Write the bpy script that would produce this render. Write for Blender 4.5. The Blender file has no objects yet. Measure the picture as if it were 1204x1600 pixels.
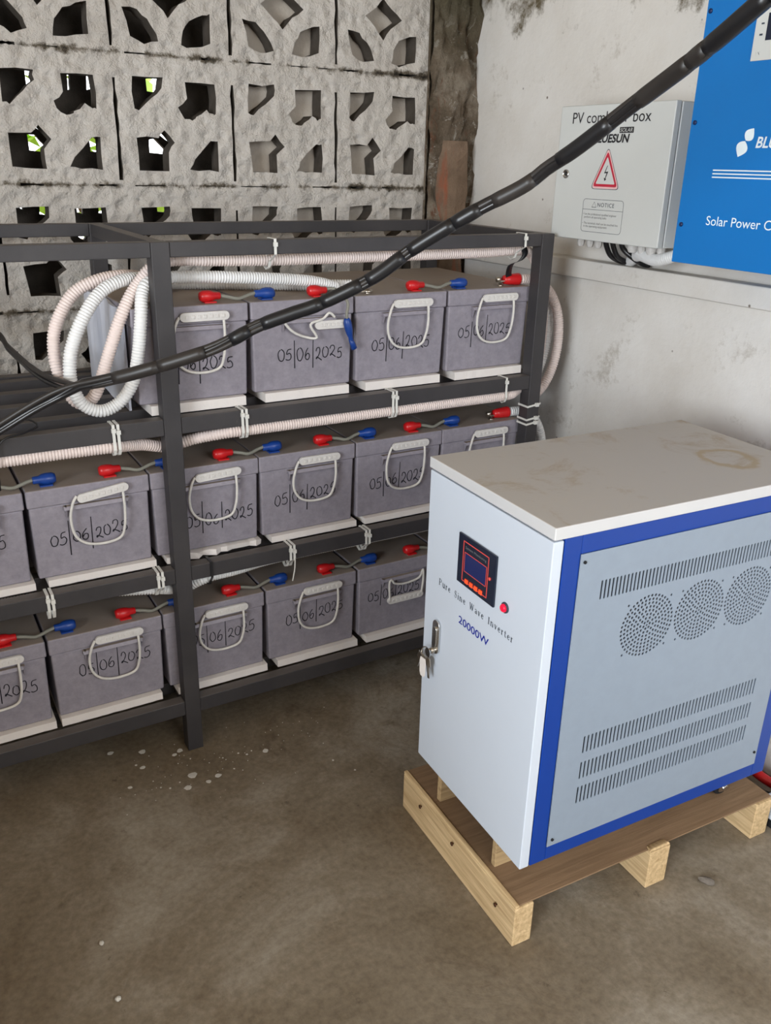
import bpy, bmesh, math, random
from mathutils import Vector, Matrix
from math import pi, sin, cos
random.seed(7)
S = bpy.context.scene
COL = S.collection

# ------------------------------------------------------------------ camera
CAM = Vector((-.1801, -1.6297, 1.2713)); FPX = 1344.1
yaw, pitch, roll = .5346, .385, .0251
fw = Vector((sin(yaw)*cos(pitch), cos(yaw)*cos(pitch), -sin(pitch)))
rt = Vector((cos(yaw), -sin(yaw), 0)); up = rt.cross(fw)
r2 = cos(roll)*rt + sin(roll)*up; u2 = -sin(roll)*rt + cos(roll)*up
cd = bpy.data.cameras.new('camera'); cam = bpy.data.objects.new('camera', cd); COL.objects.link(cam)
M = Matrix.Identity(4)
for i in range(3):
    M[i][0] = r2[i]; M[i][1] = u2[i]; M[i][2] = -fw[i]; M[i][3] = CAM[i]
cam.matrix_world = M
cd.sensor_fit = 'VERTICAL'; cd.sensor_height = 36; cd.lens = 36*FPX/1600
cd.clip_start = .02
S.camera = cam
# ------------------------------------------------------------------ world, lights, exposure
W = bpy.data.worlds.new('sky'); S.world = W; W.use_nodes = True
bg = W.node_tree.nodes['Background']; bg.inputs[0].default_value = (.93, .97, 1, 1); bg.inputs[1].default_value = 4.0
def area(name, loc, target, sx, sy, power, col):
    l = bpy.data.lights.new(name, 'AREA'); l.shape = 'RECTANGLE'; l.size = sx; l.size_y = sy
    l.energy = power; l.color = col
    o = bpy.data.objects.new(name, l); COL.objects.link(o); o.location = loc
    o.rotation_euler = (Vector(target)-Vector(loc)).to_track_quat('-Z', 'Y').to_euler()
    return o
area('doorway_daylight', (-2.62, -2.35, 1.35), (.4, -1.2, .9), 1.4, 1.6, 122, (.87, .94, 1.0))
area('window_daylight', (.75, -3.62, 1.85), (.8, 0, .6), 1.3, 1.0, 28, (.90, .95, 1.0))
S.view_settings.view_transform = 'Standard'; S.view_settings.look = 'None'
S.view_settings.gamma = 1; S.view_settings.use_curve_mapping = False
S.view_settings.exposure = 0.05

# ------------------------------------------------------------------ materials
class NT:
    def __init__(s, name, rough=.6, metal=0, spec=.4):
        s.m = bpy.data.materials.new(name); s.m.use_nodes = True
        s.t = s.m.node_tree; s.n = s.t.nodes; s.b = s.n['Principled BSDF']
        s.b.inputs['Roughness'].default_value = rough; s.b.inputs['Metallic'].default_value = metal
        s.b.inputs['Specular IOR Level'].default_value = spec
        s.co = None
    def coord(s):
        if not s.co:
            s.co = s.n.new('ShaderNodeTexCoord').outputs['Object']
        return s.co
    def pos(s):
        return s.n.new('ShaderNodeNewGeometry').outputs['Position']
    def link(s, a, b): s.t.links.new(a, b)
    def noise(s, scale, detail=4, rough=.6, vec=None, stretch=None, dist=0):
        n = s.n.new('ShaderNodeTexNoise'); n.inputs['Scale'].default_value = scale
        n.inputs['Detail'].default_value = detail; n.inputs['Roughness'].default_value = rough
        n.inputs['Distortion'].default_value = dist
        v = vec or s.coord()
        if stretch:
            mp = s.n.new('ShaderNodeMapping'); mp.inputs['Scale'].default_value = stretch
            s.link(v, mp.inputs['Vector']); v = mp.outputs[0]
        s.link(v, n.inputs['Vector']); return n.outputs['Fac']
    def voro(s, scale, feat='F1', vec=None):
        n = s.n.new('ShaderNodeTexVoronoi'); n.inputs['Scale'].default_value = scale; n.feature = feat
        s.link(vec or s.coord(), n.inputs['Vector']); return n.outputs['Distance']
    def ramp(s, fac, stops, interp='LINEAR'):
        r = s.n.new('ShaderNodeValToRGB'); r.color_ramp.interpolation = interp; e = r.color_ramp.elements
        for i, (p, c) in enumerate(stops):
            if i > 1: e.new(p)
            e[i].position = p; e[i].color = (*c, 1) if len(c) == 3 else c
        s.link(fac, r.inputs[0]); return r.outputs[0]
    def mask(s, fac, a, b): return s.ramp(fac, [(a, (0, 0, 0)), (b, (1, 1, 1))])
    def mix(s, fac, a, b, mode='MIX'):
        m = s.n.new('ShaderNodeMix'); m.data_type = 'RGBA'; m.blend_type = mode
        for sock, v in ((m.inputs['Factor'], fac), (m.inputs[6], a), (m.inputs[7], b)):
            if hasattr(v, 'is_linked') or hasattr(v, 'links'): s.link(v, sock)
            elif isinstance(v, (int, float)): sock.default_value = v
            else: sock.default_value = (*v, 1)
        return m.outputs[2]
    def math(s, op, a, b=0):
        m = s.n.new('ShaderNodeMath'); m.operation = op
        for sock, v in ((m.inputs[0], a), (m.inputs[1], b)):
            if isinstance(v, (int, float)): sock.default_value = v
            else: s.link(v, sock)
        return m.outputs[0]
    def sep(s, v):
        n = s.n.new('ShaderNodeSeparateXYZ'); s.link(v, n.inputs[0]); return n.outputs
    def base(s, c):
        if isinstance(c, tuple): s.b.inputs['Base Color'].default_value = (*c, 1)
        else: s.link(c, s.b.inputs['Base Color'])
        return s
    def bump(s, h, strength=.5, dist=.01):
        n = s.n.new('ShaderNodeBump'); n.inputs['Strength'].default_value = strength; n.inputs['Distance'].default_value = dist
        s.link(h, n.inputs['Height']); s.link(n.outputs[0], s.b.inputs['Normal']); return s

def srgb(r, g, b):
    f = lambda c: (c/255)/12.92 if c/255 <= .04045 else ((c/255+.055)/1.055)**2.4
    return (f(r), f(g), f(b))
def plain(name, col, rough=.5, metal=0, spec=.4, vary=.12, scale=9, bump=0):
    t = NT(name, rough, metal, spec)
    n = t.noise(scale, 5)
    d = tuple(c*(1-vary) for c in col); l = tuple(min(1, c*(1+vary)) for c in col)
    t.base(t.ramp(n, [(.3, d), (.7, l)]))
    if bump: t.bump(t.noise(scale*14, 3), bump, .002)
    return t.m

# whitewashed plaster of the right wall
t = NT('white_wall_plaster', .8, 0, .2)
c = t.ramp(t.noise(2.2, 6, .62), [(.3, srgb(208, 202, 194)), (.62, srgb(226, 223, 219))])
c = t.mix(t.mask(t.noise(7, 9, .78), .58, .72), c, srgb(176, 168, 157))
c = t.mix(t.mask(t.noise(17, 9, .8, dist=.9), .675, .70), c, srgb(104, 96, 86))
xyz = t.sep(t.pos())
top = t.math('ADD', xyz[2], t.math('MULTIPLY', t.noise(5, 7, .7), .55))
c = t.mix(t.math('MULTIPLY', t.mask(t.math('SUBTRACT', top, .95), .95, 1.02), t.mask(t.noise(4, 7, .7, dist=.4), .40, .56)), c, srgb(98, 88, 68))
pit = t.mask(t.voro(13), .03, .055)
c = t.mix(t.math('SUBTRACT', 1, pit), c, srgb(120, 110, 100))
t.base(c); t.bump(t.math('ADD', t.noise(7, 8, .6), t.math('MULTIPLY', t.noise(60, 4, .6), .10)), .5, .012)
WALL = t.m
# thick lumpy whitewash on the pierced blocks
t = NT('rough_whitewash', .85, 0, .15)
c = t.ramp(t.noise(3.5, 6, .6), [(.3, srgb(210, 202, 193)), (.68, srgb(232, 225, 217))])
c = t.mix(t.mask(t.noise(26, 9, .78, dist=.4), .63, .70), c, srgb(112, 104, 95))
c = t.mix(t.mask(t.noise(14, 9, .8, dist=.8), .70, .73), c, srgb(60, 55, 50))
xyz = t.sep(t.coord())
jd = t.math('MULTIPLY', t.math('ABSOLUTE', t.math('SUBTRACT', t.math('FRACT', t.math('ADD', t.math('DIVIDE', t.math('SUBTRACT', xyz[2], 1.207), .2885), 10.5)), .5)), .2885)
jn = t.math('SUBTRACT', t.math('MULTIPLY', t.noise(13, 8, .75), .085), jd)
c = t.mix(t.mask(jn, .036, .042), c, srgb(116, 106, 92))
c = t.mix(t.mask(jn, .0455, .048), c, srgb(52, 47, 42))
t.base(c)
t.bump(t.math('ADD', t.math('MULTIPLY', t.noise(20, 8, .68), 1.3), t.math('MULTIPLY', t.voro(36, 'SMOOTH_F1'), 1.1)), 1.0, .03)
WASH = t.m
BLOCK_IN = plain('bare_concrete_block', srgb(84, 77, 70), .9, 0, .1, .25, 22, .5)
t = NT('mud_render', .9, 0, .1)
t.base(t.ramp(t.noise(6, 7, .65), [(.3, srgb(176, 165, 152)), (.7, srgb(204, 193, 180))])); t.bump(t.noise(30, 6), .5, .008)
RENDER = t.m
# concrete floor
t = NT('dusty_concrete_floor', .72, 0, .3)
n1 = t.noise(2.0, 9, .68, dist=.5); n2 = t.noise(6.5, 9, .74, dist=.8); n3 = t.noise(80, 3, .6)
c = t.ramp(n1, [(.34, srgb(104, 91, 73)), (.5, srgb(128, 116, 99)), (.66, srgb(156, 147, 133))])
c = t.mix(t.math('MULTIPLY', t.mask(n2, .52, .72), .55), c, srgb(106, 89, 69))
c = t.mix(t.math('MULTIPLY', t.mask(t.noise(3.2, 8, .7, stretch=(1, 1, 1), dist=1.2), .60, .72), .6), c, srgb(84, 69, 52))
c = t.mix(t.math('MULTIPLY', t.mask(t.noise(14, 8, .75), .62, .70), .75), c, srgb(84, 72, 58))
c = t.mix(.22, c, t.ramp(n3, [(.3, (0, 0, 0)), (.7, (1, 1, 1))]), 'SOFT_LIGHT')
t.base(c); t.bump(t.math('ADD', n2, t.math('MULTIPLY', n3, .15)), .35, .008)
FLOOR = t.m
CEIL = plain('grey_plaster_ceiling', srgb(186, 164, 132), .9, 0, .1, .08, 2)
# corner pillar of brick and mortar
t = NT('brick_and_mortar', .92, 0, .1)
c = t.ramp(t.noise(9, 8, .7), [(.34, srgb(102, 88, 72)), (.5, srgb(146, 130, 112)), (.64, srgb(184, 170, 152))])
c = t.mix(t.mask(t.noise(11, 8, .7, stretch=(1.6, 1, .5)), .56, .64), c, srgb(140, 96, 74))
c = t.mix(t.mask(t.noise(19, 9, .8, dist=.7), .565, .59), c, srgb(208, 200, 188))
xyz = t.sep(t.pos())
c = t.mix(t.mask(t.math('SUBTRACT', t.math('ADD', xyz[2], t.math('MULTIPLY', t.noise(6, 6), .3)), .9), .72, .95), c, srgb(116, 108, 88))
t.base(c); t.bump(t.noise(18, 9, .75), 1.0, .05)
BRICK = t.m
t = NT('worn_red_brick', .92, 0, .1)
c = t.ramp(t.noise(10, 8, .7), [(.3, srgb(112, 94, 78)), (.7, srgb(142, 120, 102))])
c = t.mix(t.mask(t.noise(8, 6, .6, stretch=(2.2, 1, .5)), .52, .62), c, srgb(150, 92, 70))
c = t.mix(t.mask(t.noise(40, 8, .75), .68, .71), c, srgb(200, 192, 180))
t.base(c); t.bump(t.noise(26, 8, .7), .8, .012)
BRICKFACE = t.m
# steel rack, dark grey paint
t = NT('dark_grey_painted_steel', .5, 0, .4)
c = t.ramp(t.noise(7, 6, .6), [(.3, srgb(52, 50, 52)), (.7, srgb(66, 63, 64))])
nz = t.sep(t.n.new('ShaderNodeNewGeometry').outputs['Normal'])[2]
c = t.mix(t.math('MULTIPLY', t.mask(nz, .6, .9), .55), c, srgb(106, 98, 92))
c = t.mix(t.math('MULTIPLY', t.mask(t.noise(34, 7, .75), .66, .74), .4), c, srgb(112, 106, 102))
t.base(c); t.bump(t.noise(90, 3), .12, .002)
STEEL = t.m
# battery plastic, dusty on top
def battery_mat(name, lo, hi):
    t = NT(name, .5, 0, .35)
    c = t.ramp(t.noise(60, 4, .7), [(.3, lo), (.7, hi)])
    nz = t.sep(t.n.new('ShaderNodeNewGeometry').outputs['Normal'])[2]
    c = t.mix(t.math('MULTIPLY', t.mask(nz, .6, .95), t.math('MULTIPLY_ADD' if False else 'ADD', t.math('MULTIPLY', t.noise(8, 6), .5), .55)), c, srgb(148, 134, 118))
    t.base(c); t.bump(t.noise(220, 2), .12, .0008)
    return t.m
CASE = battery_mat('grey_battery_plastic', srgb(131, 126, 135), srgb(151, 145, 154))
WHITEPL = plain('white_plastic', srgb(214, 210, 206), .5, 0, .4, .05)
ROPE = plain('white_rope', srgb(216, 212, 206), .8, 0, .2, .08, 60, .4)
FOAM = plain('white_foam_sheet', srgb(226, 219, 214), .85, 0, .2, .02, 20, .2)
INK = plain('black_marker', srgb(20, 20, 28), .6, 0, .3, .05)
RED = plain('red_rubber_cap', srgb(196, 26, 30), .35, 0, .5, .08)
BLUECAP = plain('blue_rubber_cap', srgb(22, 62, 138), .35, 0, .5, .08)
WIRE = plain('grey_jumper_sheath', srgb(128, 126, 116), .5, 0, .4, .06)
COND_P = plain('pinkish_white_conduit', srgb(222, 206, 200), .5, 0, .4, .05)
COND_W = plain('white_conduit', srgb(226, 225, 224), .45, 0, .4, .05)
TIE = plain('white_nylon', srgb(218, 216, 210), .45, 0, .4, .04)
BLACKTAPE = plain('black_tape', srgb(24, 24, 27), .35, 0, .5, .1)
CABLE = plain('black_cable_sheath', srgb(28, 27, 29), .3, 0, .55, .12)
CABLE2 = plain('dusty_black_cable_sheath', srgb(46, 42, 40), .42, 0, .45, .2)
CHROME = NT('chrome', .22, 1).base(srgb(205, 205, 205)).m
STEELBOLT = NT('bolt_steel', .3, 1).base(srgb(190, 182, 170)).m
# cabinet paints
CABWHITE = plain('white_powder_coat', srgb(206, 214, 226), .38, 0, .45, .02, 3)
CABGREY = plain('light_grey_powder_coat', srgb(141, 153, 168), .42, 0, .45, .03, 40)
t = NT('dusty_lid_paint', .55, 0, .35)
c = t.ramp(t.noise(3, 6), [(.3, srgb(200, 200, 202)), (.7, srgb(210, 209, 209))])
nz = t.sep(t.n.new('ShaderNodeNewGeometry').outputs['Normal'])[2]
d = t.mix(t.mask(t.noise(7, 9, .75, dist=.6), .54, .70), srgb(184, 178, 171), srgb(164, 147, 124))
xyz = t.sep(t.coord())
vx = t.n.new('ShaderNodeVectorMath'); vx.operation = 'DISTANCE'; t.link(t.coord(), vx.inputs[0]); vx.inputs[1].default_value = (.475, .125, .6236)
dd = t.math('ADD', vx.outputs['Value'], t.math('MULTIPLY', t.noise(22, 6), .05))
ring = t.math('MULTIPLY', t.mask(dd, .058, .066), t.math('SUBTRACT', 1, t.mask(dd, .074, .084)))
d = t.mix(t.math('MULTIPLY', ring, .8), d, srgb(168, 148, 116))
t.base(t.mix(t.mask(nz, .6, .95), c, d))
LID = t.m
BLUE = plain('blue_powder_coat', srgb(8, 58, 146), .38, 0, .45, .03, 4)
SKYBLUE = plain('bright_blue_powder_coat', srgb(12, 112, 188), .38, 0, .45, .05, 3)
DARK = plain('dark_interior', srgb(24, 25, 28), .8)
PANELBLK = plain('glossy_dark_panel', srgb(26, 34, 52), .18, 0, .5, .05)
LCD = plain('blue_lcd_screen', srgb(26, 38, 92), .12, 0, .5, .06)
REDLINE = plain('red_print', srgb(226, 84, 76), .5, 0, .3, .03)
ORANGE = NT('lit_orange_buttons', .4).base(srgb(238, 90, 50)).m
b = ORANGE.node_tree.nodes['Principled BSDF']; b.inputs['Emission Color'].default_value = (*srgb(255, 80, 36), 1); b.inputs['Emission Strength'].default_value = .25
PUSH = NT('lit_red_button', .3).base(srgb(220, 20, 60)).m
b = PUSH.node_tree.nodes['Principled BSDF']; b.inputs['Emission Color'].default_value = (*srgb(255, 30, 60), 1); b.inputs['Emission Strength'].default_value = .35
PRINTBLUE = plain('blue_print', srgb(30, 44, 150), .5)
PRINTDK = plain('dark_grey_print', srgb(58, 66, 78), .5)
PRINTBK = plain('black_print', srgb(30, 30, 34), .5)
PRINTGR = plain('grey_print', srgb(120, 120, 120), .5)
PRINTRED = plain('red_sign_print', srgb(196, 44, 66), .5)
PRINTPINK = plain('pale_red_sign_edge', srgb(232, 190, 190), .5)
PRINTWH = plain('white_print', srgb(226, 238, 246), .5)
BOXGREY = plain('grey_box_enamel', srgb(205, 207, 205), .42, 0, .4, .02, 5)
# woods
def wood(name, a, b2, along):
    t = NT(name, .75, 0, .25)
    st = {'x': (1.5, 26, 26), 'y': (26, 1.5, 26), 'z': (26, 26, 1.5)}[along]
    n = t.noise(4, 7, .6, stretch=st, dist=.5)
    t.base(t.ramp(n, [(.3, a), (.7, b2)])); t.bump(n, .35, .003); return t.m
WOOD = wood('pale_pine', srgb(174, 144, 104), srgb(226, 198, 154), 'y')
WOODX = wood('pale_pine_lengthwise', srgb(150, 124, 90), srgb(198, 170, 128), 'x')
PLY = wood('brown_hardboard', srgb(124, 99, 75), srgb(146, 119, 92), 'x')
NAIL = NT('rusty_nail', .5, .8).base(srgb(96, 66, 48)).m
STONE = plain('grey_stone', srgb(118, 110, 102), .85, 0, .2, .2, 60, .5)
PAINT = plain('dried_white_paint', srgb(206, 202, 194), .7, 0, .2, .1, 40)
LEAF = plain('green_leaf', srgb(150, 190, 60), .5, 0, .4, .3, 12)
EARTH = plain('bare_earth', srgb(150, 128, 100), .95, 0, .1, .15, 3)
WALLGREY = plain('grey_wall_plaster', srgb(190, 182, 172), .85, 0, .2, .06, 3)

# ------------------------------------------------------------------ mesh helpers
def catmull(pts, n=8, closed=False):
    P = [Vector(p) for p in pts]; out = []; N = len(P)
    for i in range(N if closed else N-1):
        g = lambda k: P[k % N] if closed else P[max(0, min(N-1, k))]
        p0, p1, p2, p3 = g(i-1), g(i), g(i+1), g(i+2)
        for k in range(n):
            q = k/n
            out.append(.5*((2*p1)+(p2-p0)*q+(2*p0-5*p1+4*p2-p3)*q*q+(3*p1-p0-3*p2+p3)*q**3))
    if not closed: out.append(P[-1])
    return out
def resample(pts, step):
    L = [0]
    for a, b in zip(pts, pts[1:]): L.append(L[-1]+(b-a).length)
    n = max(2, int(L[-1]/step)); out = []; j = 0
    for i in range(n+1):
        d = L[-1]*i/n
        while j < len(L)-2 and L[j+1] < d: j += 1
        f = (d-L[j])/max(1e-9, L[j+1]-L[j]); out.append(pts[j].lerp(pts[j+1], min(1, f)))
    return out
class MB:
    def __init__(s): s.v = []; s.f = []; s.m = []; s.sm = []
    def add(s, vs, fs, mi=0, smooth=False):
        o = len(s.v); s.v += [tuple(v) for v in vs]
        for f in fs: s.f.append([i+o for i in f]); s.m.append(mi); s.sm.append(smooth)
    def box(s, x0, x1, y0, y1, z0, z1, mi=0):
        s.hexa([(x, y, z) for z in (z0, z1) for x, y in ((x0, y0), (x1, y0), (x1, y1), (x0, y1))], mi)
        return s
    def hexa(s, vs, mi=0):
        s.add(vs, [(3, 2, 1, 0), (4, 5, 6, 7), (0, 1, 5, 4), (1, 2, 6, 5), (2, 3, 7, 6), (3, 0, 4, 7)], mi); return s
    def rings(s, rings, mi=0, smooth=True, cap=True, closed=False):
        n = len(rings[0]); vs = [v for r in rings for v in r]; fs = []
        R = len(rings)
        for i in range(R if closed else R-1):
            for k in range(n):
                a, b2 = i*n+k, i*n+(k+1) % n; c2, d2 = ((i+1) % R)*n+(k+1) % n, ((i+1) % R)*n+k
                fs.append((a, b2, c2, d2))
        if cap and not closed: fs += [tuple(range(n))[::-1], tuple(range((R-1)*n, R*n))]
        s.add(vs, fs, mi, smooth); return s
    def tube(s, pts, r, sides=8, mi=0, cap=True, closed=False):
        pts = [Vector(p) for p in pts]; N = len(pts)
        rf = r if callable(r) else (lambda i, n: r)
        T = [((pts[(i+1) % N] if closed else pts[min(i+1, N-1)])-(pts[i-1] if closed else pts[max(i-1, 0)])).normalized() for i in range(N)]
        a = Vector((0, 0, 1)) if abs(T[0].z) < .9 else Vector((1, 0, 0))
        nrm = (a-T[0]*a.dot(T[0])).normalized(); R = []
        for i in range(N):
            nrm = (nrm-T[i]*nrm.dot(T[i])).normalized(); bn = T[i].cross(nrm); rr = rf(i, N)
            R.append([pts[i]+(nrm*cos(2*pi*k/sides)+bn*sin(2*pi*k/sides))*rr for k in range(sides)])
        return s.rings(R, mi, True, cap, closed)
    def corrugated(s, path, r=.0125, pitch=.0058, sides=12, mi=0):
        p = resample(catmull(path, 10), pitch/5)
        return s.tube(p, lambda i, n: r*(.80, .965, 1, 1, .965)[i % 5], sides, mi)
    def lathe(s, prof, origin, axis='z', sides=16, mi=0, smooth=True):
        o = Vector(origin)
        ax = {'x': (Vector((1, 0, 0)), Vector((0, 1, 0)), Vector((0, 0, 1))), 'y': (Vector((0, 1, 0)), Vector((0, 0, 1)), Vector((1, 0, 0))),
              'z': (Vector((0, 0, 1)), Vector((1, 0, 0)), Vector((0, 1, 0)))}[axis]
        return s.rings([[o+ax[0]*h+(ax[1]*cos(2*pi*k/sides)+ax[2]*sin(2*pi*k/sides))*r for k in range(sides)] for r, h in prof], mi, smooth)
    def prism(s, poly, d, o=(0, 0, 0), X=(1, 0, 0), Y=(0, 0, 1), mi=0):
        o, X, Y = Vector(o), Vector(X), Vector(Y); N = X.cross(Y)
        n = len(poly)
        vs = [o+X*a+Y*b2 for a, b2 in poly]+[o+X*a+Y*b2+N*d for a, b2 in poly]
        s.add(vs, [tuple(range(n))[::-1], tuple(range(n, 2*n))]+[(i, (i+1) % n, n+(i+1) % n, n+i) for i in range(n)], mi); return s
    def build(s, name, mats, parent=None, bevel=0, segs=2, loc=None):
        me = bpy.data.meshes.new(name); me.from_pydata(s.v, [], s.f)
        mats = mats if isinstance(mats, (list, tuple)) else [mats]
        for m in mats: me.materials.append(m)
        me.polygons.foreach_set('material_index', s.m); me.polygons.foreach_set('use_smooth', s.sm)
        bm = bmesh.new(); bm.from_mesh(me); bmesh.ops.recalc_face_normals(bm, faces=bm.faces); bm.to_mesh(me); bm.free()
        o = bpy.data.objects.new(name, me); COL.objects.link(o)
        if parent: o.parent = parent
        if loc: o.location = loc
        if bevel:
            md = o.modifiers.new('bevel', 'BEVEL'); md.width = bevel; md.segments = segs; md.limit_method = 'ANGLE'
            for p in me.polygons: p.use_smooth = True
            md.harden_normals = True
        return o
def tag(o, label, cat, group=None, kind=None):
    o['label'] = label; o['category'] = cat
    if group: o['group'] = group
    if kind: o['kind'] = kind
    return o
def thing(name, loc, label, cat, group=None, rz=0):
    o = bpy.data.objects.new(name, None); COL.objects.link(o); o.location = loc; o.rotation_euler = (0, 0, rz)
    o.empty_display_size = .05
    return tag(o, label, cat, group)
def struct(o): o['kind'] = 'structure'; return o
def fill_curve(name, loops, depth):
    """a flat sheet with holes: outer loop and hole loops in (a, b), extruded by depth; returns a mesh in the a-b plane"""
    cu = bpy.data.curves.new(name, 'CURVE'); cu.dimensions = '2D'; cu.fill_mode = 'BOTH'; cu.extrude = depth/2
    for lp in loops:
        sp = cu.splines.new('POLY'); sp.points.add(len(lp)-1); sp.use_cyclic_u = True
        for p, (a, b2) in zip(sp.points, lp): p.co = (a, b2, 0, 1)
    o = bpy.data.objects.new(name, cu); COL.objects.link(o)
    dg = bpy.context.evaluated_depsgraph_get(); dg.update()
    me = bpy.data.meshes.new_from_object(o.evaluated_get(dg)); bpy.data.objects.remove(o); bpy.data.curves.remove(cu)
    return me
def mesh_obj(name, me, mats, parent=None):
    me.materials.clear()
    for m in (mats if isinstance(mats, (list, tuple)) else [mats]): me.materials.append(m)
    o = bpy.data.objects.new(name, me); COL.objects.link(o); me.name = name
    if parent: o.parent = parent
    return o
def text(name, body, o, X, Y, width, height, mat, parent, shear=0, bold=0, spacing=1, depth=.0004):
    """lettering whose box starts at o and is width x height along X and Y"""
    cu = bpy.data.curves.new(name, 'FONT'); cu.body = body; cu.size = 1; cu.shear = shear; cu.offset = bold; cu.space_character = spacing; cu.resolution_u = 4
    ob = bpy.data.objects.new(name, cu); COL.objects.link(ob)
    dg = bpy.context.evaluated_depsgraph_get(); dg.update()
    me = bpy.data.meshes.new_from_object(ob.evaluated_get(dg)); bpy.data.objects.remove(ob); bpy.data.curves.remove(cu)
    xs = [v.co.x for v in me.vertices]; ys = [v.co.y for v in me.vertices]
    o, X, Y = Vector(o), Vector(X), Vector(Y); N = X.cross(Y)
    for v in me.vertices:
        v.co = o+X*((v.co.x-min(xs))/(max(xs)-min(xs))*width)+Y*((v.co.y-min(ys))/(max(ys)-min(ys))*height)+N*depth
    return mesh_obj(name, me, mat, parent)
def jit(poly, a=.003, sub=2):
    out = []
    n = len(poly)
    for i in range(n):
        p, q = Vector(poly[i]).to_2d() if len(poly[i]) > 2 else Vector(poly[i]), Vector(poly[(i+1) % n])
        for k in range(sub):
            r = p.lerp(q, k/sub); out.append((r.x+random.uniform(-a, a), r.y+random.uniform(-a, a)))
    return out

# ------------------------------------------------------------------ the room
XW, YW, X0, Y0, ZC = 1.42, .62, -2.6, -3.6, 2.7
struct(MB().box(X0-.15, XW+.15, Y0-.15, YW+.1, -.1, 0).build('floor', FLOOR))
struct(MB().box(X0-.15, XW+.15, Y0-.15, YW+.1, ZC, ZC+.1).build('ceiling', CEIL))
struct(MB().box(XW, XW+.15, Y0-.15, YW+.1, -.1, ZC).build('wall_right', WALL))
# left wall with its open doorway, front wall with its window opening
m = MB(); m.box(X0-.15, X0, Y0, -3.1, 0, ZC); m.box(X0-.15, X0, -1.6, YW+.1, 0, ZC); m.box(X0-.15, X0, -3.1, -1.6, 2.2, ZC)
struct(m.build('wall_left', WALLGREY))
struct(MB().box(-1.0, -.88, -1.35, YW, 0, .86).build('wall_light_blocker', WALLGREY))  # low wall out of view, added to shade the left floor and rack
m = MB(); m.box(X0-.15, .1, Y0-.15, Y0, 0, ZC); m.box(1.38, XW, Y0-.15, Y0, 0, ZC); m.box(.1, 1.38, Y0-.15, Y0, 0, 1.2); m.box(.1, 1.38, Y0-.15, Y0, 2.3, ZC)
struct(m.build('wall_front', WALLGREY))
# pierced block wall
TL = [(.043, .239), (.115, .241), (.112, .217), (.088, .197), (.055, .168), (.042, .173)]
TR = [(.171, .235), (.246, .236), (.246, .168), (.237, .166), (.221, .175), (.196, .158), (.186, .150), (.165, .155), (.152, .177), (.172, .197)]
BL = [(.043, .108), (.096, .110), (.112, .127), (.138, .098), (.118, .078), (.119, .033), (.047, .036)]
BR = [(.229, .105), (.248, .105), (.248, .035), (.197, .037), (.172, .039), (.186, .063)]
LL = [(.034, .094), (.066, .090), (.091, .071), (.106, .050), (.113, .030), (.078, .022), (.048, .036)]
LR = [(.222, .091), (.243, .095), (.241, .033), (.192, .020), (.166, .024), (.172, .056), (.19, .079)]
DI = [(.083, .130), (.118, .152), (.140, .175), (.165, .155), (.197, .128), (.165, .108), (.139, .080), (.115, .105)]
UL = [(.036, .205), (.06, .208), (.09, .228), (.11, .268), (.08, .272), (.048, .262)]
UR = [(.24, .205), (.21, .208), (.185, .228), (.168, .268), (.2, .272), (.235, .262)]
bw = .29
loops = [[(-1.95, 0), (1.262, 0), (1.262, ZC), (-1.95, ZC)]]
for c in range(-6, 4):
    for r in range(0, 9):
        x0 = .098+c*bw; z0 = 1.207-.2885*4+r*.2885
        if x0 < -1.3: continue
        for sh in ((LL, LR, DI, UL, UR) if r == 5 else (TL, TR, BL, BR)):
            lp = jit([(x0+a, z0+b2) for a, b2 in sh], .0024, 2)
            if max(p[0] for p in lp) < 1.255 and max(p[1] for p in lp) < 2.65: loops.append(lp)
        # broken horizontal joint with the mortar fallen out in places
        if c > -4 and 3 <= r <= 5:
            q = x0+random.uniform(.01, .06)
            while q < min(x0+bw-.05, 1.2):
                L = random.uniform(.02, .08); n = 6; w = random.uniform(.0012, .0045)
                e = min(q+L, x0+bw-.012, 1.24)
                loops.append([(q+(e-q)*k/n, z0-w*random.uniform(.3, 1)) for k in range(n+1)]+[(e-(e-q)*k/n, z0+w*random.uniform(.3, 1)) for k in range(n+1)])
                q = e+random.uniform(.03, .14)
        # open vertical joint between two blocks
        if c > -4 and 0 < x0 < 1.2:
            h0 = z0+random.uniform(.012, .06); h1 = z0+bw-random.uniform(.03, .1); w = random.uniform(.003, .0062)
            if r in (4, 5): h0 = z0+.012; h1 = z0+.235; w = .0058
            n = 9
            lp = [(x0+w*random.uniform(-1, -.35), h0+(h1-h0)*k/n) for k in range(n+1)]+[(x0+w*random.uniform(.35, 1), h1-(h1-h0)*k/n) for k in range(n+1)]
            loops.append(lp)
me = fill_curve('wall_back', loops, .052)
for v in me.vertices:
    x, y, z = v.co; v.co = (x, YW+.026-z, y)
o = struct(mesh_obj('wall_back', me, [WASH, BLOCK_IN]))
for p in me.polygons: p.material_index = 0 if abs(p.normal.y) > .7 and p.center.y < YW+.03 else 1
struct(MB().box(X0-.15, -1.95, YW, YW+.1, 0, ZC).build('wall_back_end', WALLGREY))
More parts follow.
